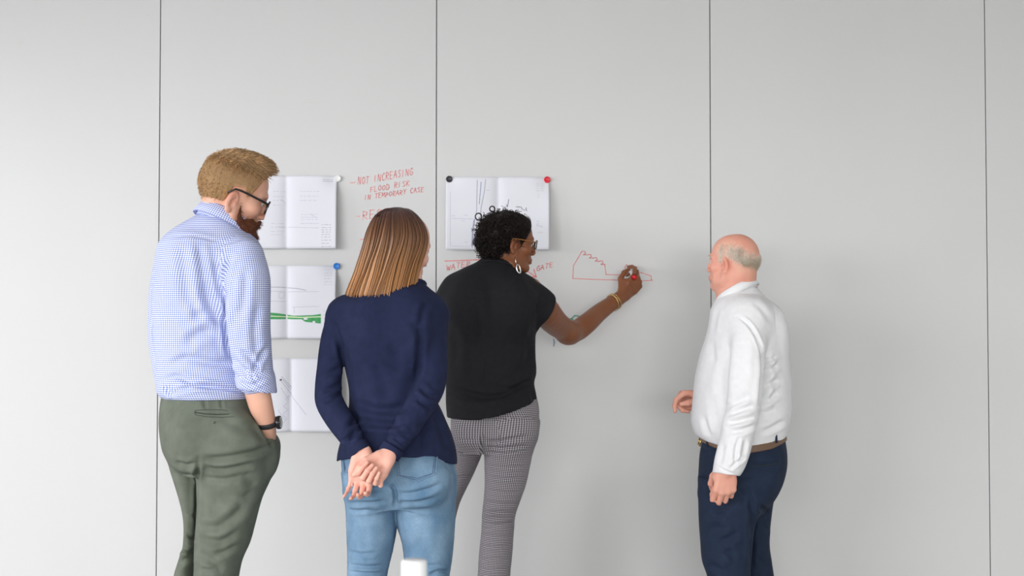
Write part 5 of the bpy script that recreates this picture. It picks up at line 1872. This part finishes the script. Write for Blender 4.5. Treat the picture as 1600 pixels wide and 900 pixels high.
def older_man():
    F = Fig(-0.63)
    root = empty('person', (F.pt(1150, 700)[0], F.Y0, 0), 'older balding man with short grey hair, white shirt, brown belt and navy trousers', 'person')
    hc, hs = F.pt(1145, 412, .0), 0.89
    R = head_frame(-60, -5, 0)
    head = placed(head_sdf(1.08, .85, 1.1, jowl=.9, ear_y=.004), R, hc, hs)
    neck = chain([hc + R @ np.array([0, -.030, -.045]) * hs, F.pt(1152, 452, .0), F.pt(1156, 480, .0)], [.064, .068, .085])
    chin_roll = chain([hc + R @ np.array([0, .030, -.095]) * hs, F.pt(1143, 470, 0)], [.026, .05])
    torso = F.loft([(450, 1144, 1182, .065), (458, 1131, 1190, .09), (468, 1120, 1198, .125), (482, 1112, 1208, .16), (500, 1109, 1217, .18), (528, 1103, 1226, .19), (558, 1094, 1231, .19), (590, 1087, 1234, .19),
                    (620, 1083, 1236, .19), (645, 1080.5, 1236, .188), (662, 1080.5, 1233, .185), (676, 1085, 1229, .18), (690, 1094, 1225, .172), (702, 1099, 1222, .166)])
    arm = [(1172, 494, -.13, 27), (1170, 540, -.19, 27), (1166, 590, -.215, 26.5), (1162, 635, -.225, 26.5), (1153, 675, -.235, 26), (1146, 705, -.24, 25.5), (1140, 724, -.243, 24), (1134, 738, -.245, 20)]
    armN = F.chain(arm)
    armF = F.chain([(1150, 495, .12, 26), (1140, 550, .17, 25), (1132, 600, .19, 24), (1118, 615, .17, 20), (1100, 618, .15, 17)])
    zs, za = F.pt(0, 495)[2], F.pt(0, 545)[2]
    kf = lambda X, Y, Z: np.clip(.008 + .05 * (Z - za) / (zs - za), .008, .06)
    sh = Group([(torso, 0), (armN, kf), (armF, kf)])
    low = F.cut([(1070, 668), (1085, 680), (1100, 687), (1125, 693), (1160, 695), (1195, 690), (1215, 683), (1232, 676), (1250, 670)])
    shirt_t = Group([(torso, 0), (armF, .02)])
    shirt_t.add(low, .006, 'int')
    cuffp, cuffd = F.pt(1134, 741, -.245), norm(F.pt(1132, 746, -.246) - F.pt(1146, 706, -.24))
    armg = Group([(armN, 0)])
    armg.add(halfspace(cuffp, cuffd + np.array([.22, 0, 0])), .004, 'int')
    armg.add(chain([cuffp - cuffd * .015, cuffp + cuffd * .05], [.036, .040], smooth=False), .003, 'sub')
    shirt = Group([(shirt_t, 0), (armg, kf)])
    shirt.add(ellipsoid(F.pt(1206, 520, -.06), (.05, .08, .09)), .05)
    folds = [([(1152, 494), (1168, 506), (1180, 524), (1188, 545), (1191, 560)], 2.5, .005), ([(1192, 548), (1195, 575), (1192, 610), (1190, 640)], 5, .010), ([(1196, 566), (1206, 560), (1212, 556)], 3, .004), ([(1194, 582), (1206, 576), (1216, 568)], 4, .005), ([(1195, 606), (1206, 598), (1218, 594)], 4, .006),
             ([(1192, 630), (1204, 622), (1216, 612)], 4, .005), ([(1186, 648), (1200, 644), (1214, 640)], 5, .004), ([(1190, 676), (1208, 668), (1228, 656)], 4, .005), ([(1140, 648), (1158, 640), (1178, 634)], 4, .006), ([(1136, 662), (1156, 658), (1180, 652)], 4, .006), ([(1140, 674), (1160, 672), (1182, 662)], 4, .005),
             ([(1132, 640), (1150, 630), (1172, 618)], 5, .004), ([(1155, 684), (1150, 700), (1148, 726)], 2.5, .005), ([(1165, 686), (1162, 704), (1158, 720)], 3, .004), ([(1130, 690), (1128, 710), (1124, 728)], 4, .003), ([(1165, 712), (1150, 724), (1140, 732)], 2.5, .004),
             ([(1130, 560), (1126, 600), (1132, 650)], 7, .004), ([(1118, 520), (1112, 560), (1108, 610)], 8, .0025), ([(1160, 520), (1158, 560), (1160, 600)], 8, .003), ([(1100, 650), (1104, 668), (1112, 684)], 4, .004), ([(1112, 610), (1118, 650), (1124, 684)], 6, .003), ([(1124, 480), (1118, 500), (1116, 520)], 3, .002),
             ([(1216, 500), (1220, 540), (1222, 600)], 8, .002), ([(1174, 470), (1192, 484), (1206, 505)], 4, .002), ([(1110, 530), (1115, 570)], 4, .002), ([(1122, 730), (1134, 736), (1150, 742)], 2, .003)]
    garment('shirt', shirt, .0033, M['white_cotton'], root, [(a_, b_, c_ * 1.5) for a_, b_, c_ in folds], [(30, .003, 91, (1, 1, .7)), (85, .0010, 92, (1, 1, .6))])
    collar(root, 'collar', M['white_cotton'], F.pt(1155, 464, .0), (-.46, .16, .87), R[:, 1], .075, .074, .038, .032, .004, .30, drop=.008)
    cg = Group([(chain([cuffp - cuffd * .055, cuffp - cuffd * .004], [.0545, .0470], smooth=False, flat=(0, 1, 0), ratio=.86), 0)])
    cg.add(halfspace(cuffp, cuffd + np.array([.22, 0, 0])), .003, 'int')
    cg.add(halfspace(cuffp - cuffd * .055, -cuffd), .004, 'int')
    cg.add(chain([cuffp - cuffd * .03, cuffp + cuffd * .05], [.040, .042], smooth=False, flat=(0, 1, 0), ratio=.86), .003, 'sub')
    garment('cuff', cg, .0028, M['white_cotton'], root, [([(1124, 734), (1136, 740), (1148, 742)], 2, .002)], [(60, .0015, 95, (1, 1, 1))])
    mb = MB()
    bp = surf_point(cg, 1143, 733)
    mb.lathe([(.0001, 0), (.005, 0), (.0052, .0018), (.004, .0024), (.0001, .002)], bp, (0, -1, 0), 14)
    mb.build('button', M['button'], root, True)
    # --- belt
    bl = F.loft([(664, 1097, 1226, .168), (690, 1095, 1228, .172), (712, 1092, 1230, .176)])
    belt = Group([(bl, 0)])
    belt.add(F.cut([(1070, 664), (1090, 676), (1110, 684), (1130, 688), (1160, 690), (1195, 685), (1215, 678), (1240, 671)], False), .001, 'int')
    belt.add(F.cut([(1070, 676), (1090, 688), (1110, 696), (1130, 700), (1160, 702), (1195, 696), (1215, 689), (1240, 682)]), .001, 'int')
    garment('belt', belt, .003, M['leather_brown'], root)
    mb = MB()
    bc = F.pt(1096, 689, .02)
    mb.tube([bc + np.array([x * .3 - .006, y, z]) for x, y, z in [(-.01, -.022, -.016), (-.01, .022, -.016), (.012, .022, .016), (.012, -.022, .016)]], .003, 8, True)
    mb.build('belt_buckle', M['gold'], root, True)
    # --- trousers
    hips = F.loft([(672, 1100, 1221, .160), (692, 1097, 1226, .166), (710, 1093.5, 1228.5, .17), (730, 1092, 1227.5, .17), (755, 1091.5, 1221, .165), (780, 1092, 1208, .155), (800, 1102, 1192, .12)])
    near = F.loft([(745, 1091, 1214, .10, -.075), (775, 1091, 1202, .10, -.08), (800, 1092, 1186, .098, -.085), (825, 1093, 1178, .094, -.085), (850, 1095, 1175, .09, -.085), (878, 1098, 1173, .088, -.085), (900, 1105, 1172, .086, -.085), (960, 1110, 1170, .08, -.085), (1030, 1114, 1168, .075, -.085), (1054, 1114, 1168, .075, -.085)])
    far = F.loft([(745, 1110, 1222, .10, .07), (780, 1130, 1209, .10, .08), (800, 1138, 1205, .098, .09), (830, 1146, 1201.5, .094, .09), (850, 1149, 1201, .09, .09), (878, 1152, 1205, .088, .09), (900, 1155, 1208, .086, .09), (960, 1158, 1210, .08, .09), (1030, 1160, 1210, .075, .09), (1054, 1160, 1210, .075, .09)])
    tr = Group([(hips, 0), (near, .02), (far, .012)])
    low2 = F.cut([(1070, 672), (1090, 684), (1110, 692), (1130, 696), (1160, 698), (1195, 692), (1215, 685), (1240, 678)], False)
    tr.add(low2, .003, 'int')
    folds = [([(1096, 700), (1108, 706), (1120, 704)], 2.5, .003), ([(1120, 700), (1116, 730), (1112, 770)], 3, .003), ([(1135, 800), (1122, 806), (1112, 802)], 4, .004), ([(1105, 800), (1130, 792), (1145, 796)], 4, .003), ([(1126, 846), (1142, 840), (1155, 830)], 5, .005), ([(1130, 860), (1142, 866), (1150, 880)], 5, .004), ([(1105, 880), (1120, 888), (1135, 896)], 5, .004),
             ([(1172, 760), (1176, 800), (1175, 850), (1174, 890)], 4, .006), ([(1175, 724), (1200, 726), (1222, 718)], 3, .002), ([(1186, 790), (1196, 800), (1202, 804)], 4, .005), ([(1180, 850), (1190, 830), (1200, 820)], 5, .004), ([(1182, 870), (1192, 880), (1204, 884)], 4, .003), ([(1150, 770), (1165, 780), (1175, 800)], 6, .004), ([(1100, 830), (1118, 826), (1135, 832)], 6, .003)]
    garment('trousers', tr, .004, M['navy_chino'], root, [(a_, b_, c_ * 1.35) for a_, b_, c_ in folds], [(28, .0025, 101, (1, 1, .8)), (80, .0007, 102, (1, 1, 1))])
    for bx in (1104, 1212):
        mb = MB()
        p0, p1 = surf_point(bl, bx, 681 if bx < 1150 else 677), surf_point(bl, bx + 1, 697 if bx < 1150 else 692)
        mb.tube([p0 + [0, -.003, 0], (p0 + p1) / 2 + [0, -.005, 0], p1 + [0, -.003, 0]], .0045, 6)
        mb.build('belt_loop', M['navy_chino'], root, True)
    mb = MB()
    mb.tube([surf_point(tr, x, y) + np.array([0, -.001, 0]) for x, y in [(1178, 727), (1190, 727.5), (1205, 726), (1220, 722)]], .0012, 5)
    mb.build('pocket_slit', M['dark_thread'], root, True)
    # --- hands
    wN = F.pt(1136, 728, -.245)
    HN = hand_frame((-.12, .02, -1), (.10, -1, .05))
    hN = placed(hand_sdf(1, [(28, 98, 50), (30, 100, 50), (34, 100, 50), (40, 100, 50)], [(.35, .85, -.75), (.0, .9, -.6), (-.3, .7, -.5)], spread=(4, 1, -2, -6), fat=1.16), HN, wN, .96)
    wF = F.pt(1101, 616, .13)
    HF = hand_frame((-1, -.10, -.06), (-.10, .25, 1))
    hF = placed(hand_sdf(-1, [(34, 34, 20), (62, 66, 35), (72, 72, 40), (78, 72, 40)], [(.50, .80, -.55), (.02, 1, -.18), (-.08, 1, -.10)], spread=(8, 1, -3, -8), fat=1.12), HF, wF, .93)
    body = Group([(Group([(torso, 0), (armN, .03), (armF, .03)]), 0, 'uni', .024), (tr, 0, 'uni', .022), (neck, .02), (chin_roll, .03), (head, .02), (chain([F.pt(1143, 712, -.242), wN], [.032, .027]), .01), (hN, .01), (chain([F.pt(1120, 615, .17), wF], [.036, .028]), .01), (hF, .01)])

    def tint(v):
        l = to_local(v, R, hc, hs)
        t_ = face_tint(base_tint(v, 35, .10), l, (.85, .62, .60), 1.1)
        rd = (blob(l, (0, -.03, .11), (.06, .07, .05)) * .30 + blob(l, (0, -.06, -.06), (.09, .05, .04)) * .35)[:, None]
        t_ = t_ * (1 - rd) + t_ * np.array([.97, .80, .74]) * rd
        er = sum(blob(l, (s_ * .079, .006, -.008), (.010, .012, .016)) for s_ in (-1, 1))[:, None] * .45  # ear hollows: shade put into the skin tint
        t_ = t_ * (1 - er * np.array([.30, .55, .55]))
        w_ = np.clip(grey_zone(l) * 40, 0, 1)[:, None] * .5
        t_ = t_ * (1 - w_) + np.array([1.0, 1.14, 1.10]) * w_
        st = np.clip(blob(l, (0, .075, -.095), (.045, .03, .03)), 0, 1)[:, None] * .35
        return t_ * (1 - st) + np.array([.85, 1.0, 1.05]) * st
    body_mesh(body, [(hc - np.array([.135, .135, .135]), hc + .135, .0023), (F.pt(1095, 790, -.33), F.pt(1160, 715, -.16), .0019), (F.pt(1030, 650, .04), F.pt(1098, 590, .22), .0017)], M['skin_pink'], root, tint)
    eyes(root, R, hc, hs, (.10, .16, .20))
    # --- fringe of short grey hair, brows, stubble
    v, q = polygonize(head, .0035)
    pos, nn, r = sample_faces(v, q, 9000, lambda cpt: np.clip(grey_zone(to_local(cpt, R, hc, hs)) * 14, 0, 1) + 1e-6, 111)
    lp = to_local(pos, R, hc, hs)
    keep = grey_zone(lp) > -.01
    pos, nn, lp = pos[keep], nn[keep], lp[keep]
    d = unit_rows(nn * .45 + np.stack([0 * lp[:, 0], -.55 + 0 * lp[:, 1], -.65 + 0 * lp[:, 2]], 1) @ R.T + r.normal(size=pos.shape) * .22)
    wv = np.stack([waves(pos, 130, 113), waves(pos, 130, 114), waves(pos, 130, 115)], 1)
    d = unit_rows(d + .55 * wv)
    ln = r.uniform(.006, .013, len(pos)) * np.clip(.5 + grey_zone(lp) * 18, .35, 1)
    s = np.linspace(0, 1, 4)[None, :, None]
    pts = pos[:, None] - nn[:, None] * .001 + d[:, None] * ln[:, None, None] * s
    g1, g2 = np.array(srgb(250, 244, 232)), np.array(srgb(214, 200, 176))
    bk = np.clip((-lp[:, 1] + .0) / .06, 0, 1) * np.clip((.03 - lp[:, 2]) / .05 + .4, 0, 1)
    mixv = np.clip(bk * .8 + r.normal(0, .25, len(pos)), 0, 1)[:, None]
    hair = strands_mesh('hair', pts, np.linspace(.0006, .00025, 4)[None], M['hair_soft'], root, (g1 * (1 - mixv) + g2 * mixv)[:, None])
    for sd in (-1, 1):
        c0 = np.array([[sd * x, y, z] for x, y, z in ((.014, .094, .022), (.026, .094, .026), (.038, .088, .026), (.050, .078, .021))])
        t_ = r.random(160) * 2.99
        i = t_.astype(int)
        p0 = c0[i] + (c0[i + 1] - c0[i]) * (t_ - i)[:, None] + r.normal(0, .0015, (160, 3))
        dd = unit_rows(np.stack([sd * .6 + 0 * t_, .5 + 0 * t_, .25 + .2 * r.normal(size=160)], 1))
        pl = p0[:, None] + dd[:, None] * .0045 * s
        strands_mesh('eyebrow', pl @ R.T * hs + hc, np.linspace(.0006, .0003, 4)[None], M['hair_soft'], root, np.tile(g1 * .8, (160, 1))[:, None])
    shoe(root, (-1, .2), F.pt(1138, 1045, -.085) + np.array([-.02, 0, 0]), M['shoe_brown'])
    shoe(root, (-1, .35), F.pt(1184, 1045, .09) + np.array([-.02, 0, 0]), M['shoe_brown'])


def grey_zone(l):
    """positive where the older man's hair still grows: a band round the sides and back of the head, and sideburns"""
    y, z = l[:, 1], l[:, 2]
    up = np.interp(y, [-.13, -.09, -.04, .0, .03, .06, .08], [.040, .062, .094, .104, .096, .070, .03])
    lo = np.interp(y, [-.13, -.06, -.035, -.02, .012, .02, .036, .044, .06], [-.050, -.048, -.034, .008, .012, -.020, -.012, .022, .05])
    return np.minimum(np.minimum(up - z, z - lo), .062 - y)


older_man()

# ------------------------------------------------------------------ foreground: white bottle on a table below the frame
M['white_plastic'] = mat('white_plastic', (0.86, 0.87, 0.87), 0.35)[0]
Yb = -3.35
bt = P(647, 874.5, Yb)
tbl = empty('table', (0.2, Yb + .05, 0), 'white rectangular table under the out of focus white bottle', 'table')
MB().box((-.7, Yb - .35, .715), (.9, Yb + .22, .74)).build('table_top', M['plaster'], tbl)
for x in (-.64, .84):
    for y in (Yb - .30, Yb + .17):
        mb = MB()
        mb.tube([(x, y, 0), (x, y, .716)], .018, 12)
        mb.build('leg', M['silver'], tbl, True)
hb = bt[2] - .74
r0 = 20.0 / scale_at(Yb)
bot = empty('bottle', (bt[0], Yb, .74), 'blurred white bottle top in front of the light jeans at the lower edge', 'bottle')
mb = MB()
mb.lathe([(.0001, 0), (r0 * 1.25, 0), (r0 * 1.32, .004), (r0 * 1.32, hb - .075), (r0 * 1.15, hb - .058), (r0 * .9, hb - .052), (.0001, hb - .05)], (bt[0], Yb, .74), (0, 0, 1), 40)
mb.build('bottle_body', M['white_plastic'], bot, True)
mb = MB()
mb.lathe([(.0001, hb - .053), (r0 * .97, hb - .053), (r0, hb - .05), (r0, hb - .006), (r0 * .95, hb - .001), (r0 * .85, hb), (.0001, hb)], (bt[0], Yb, .74), (0, 0, 1), 40)
mb.build('cap', M['white_plastic'], bot, True)
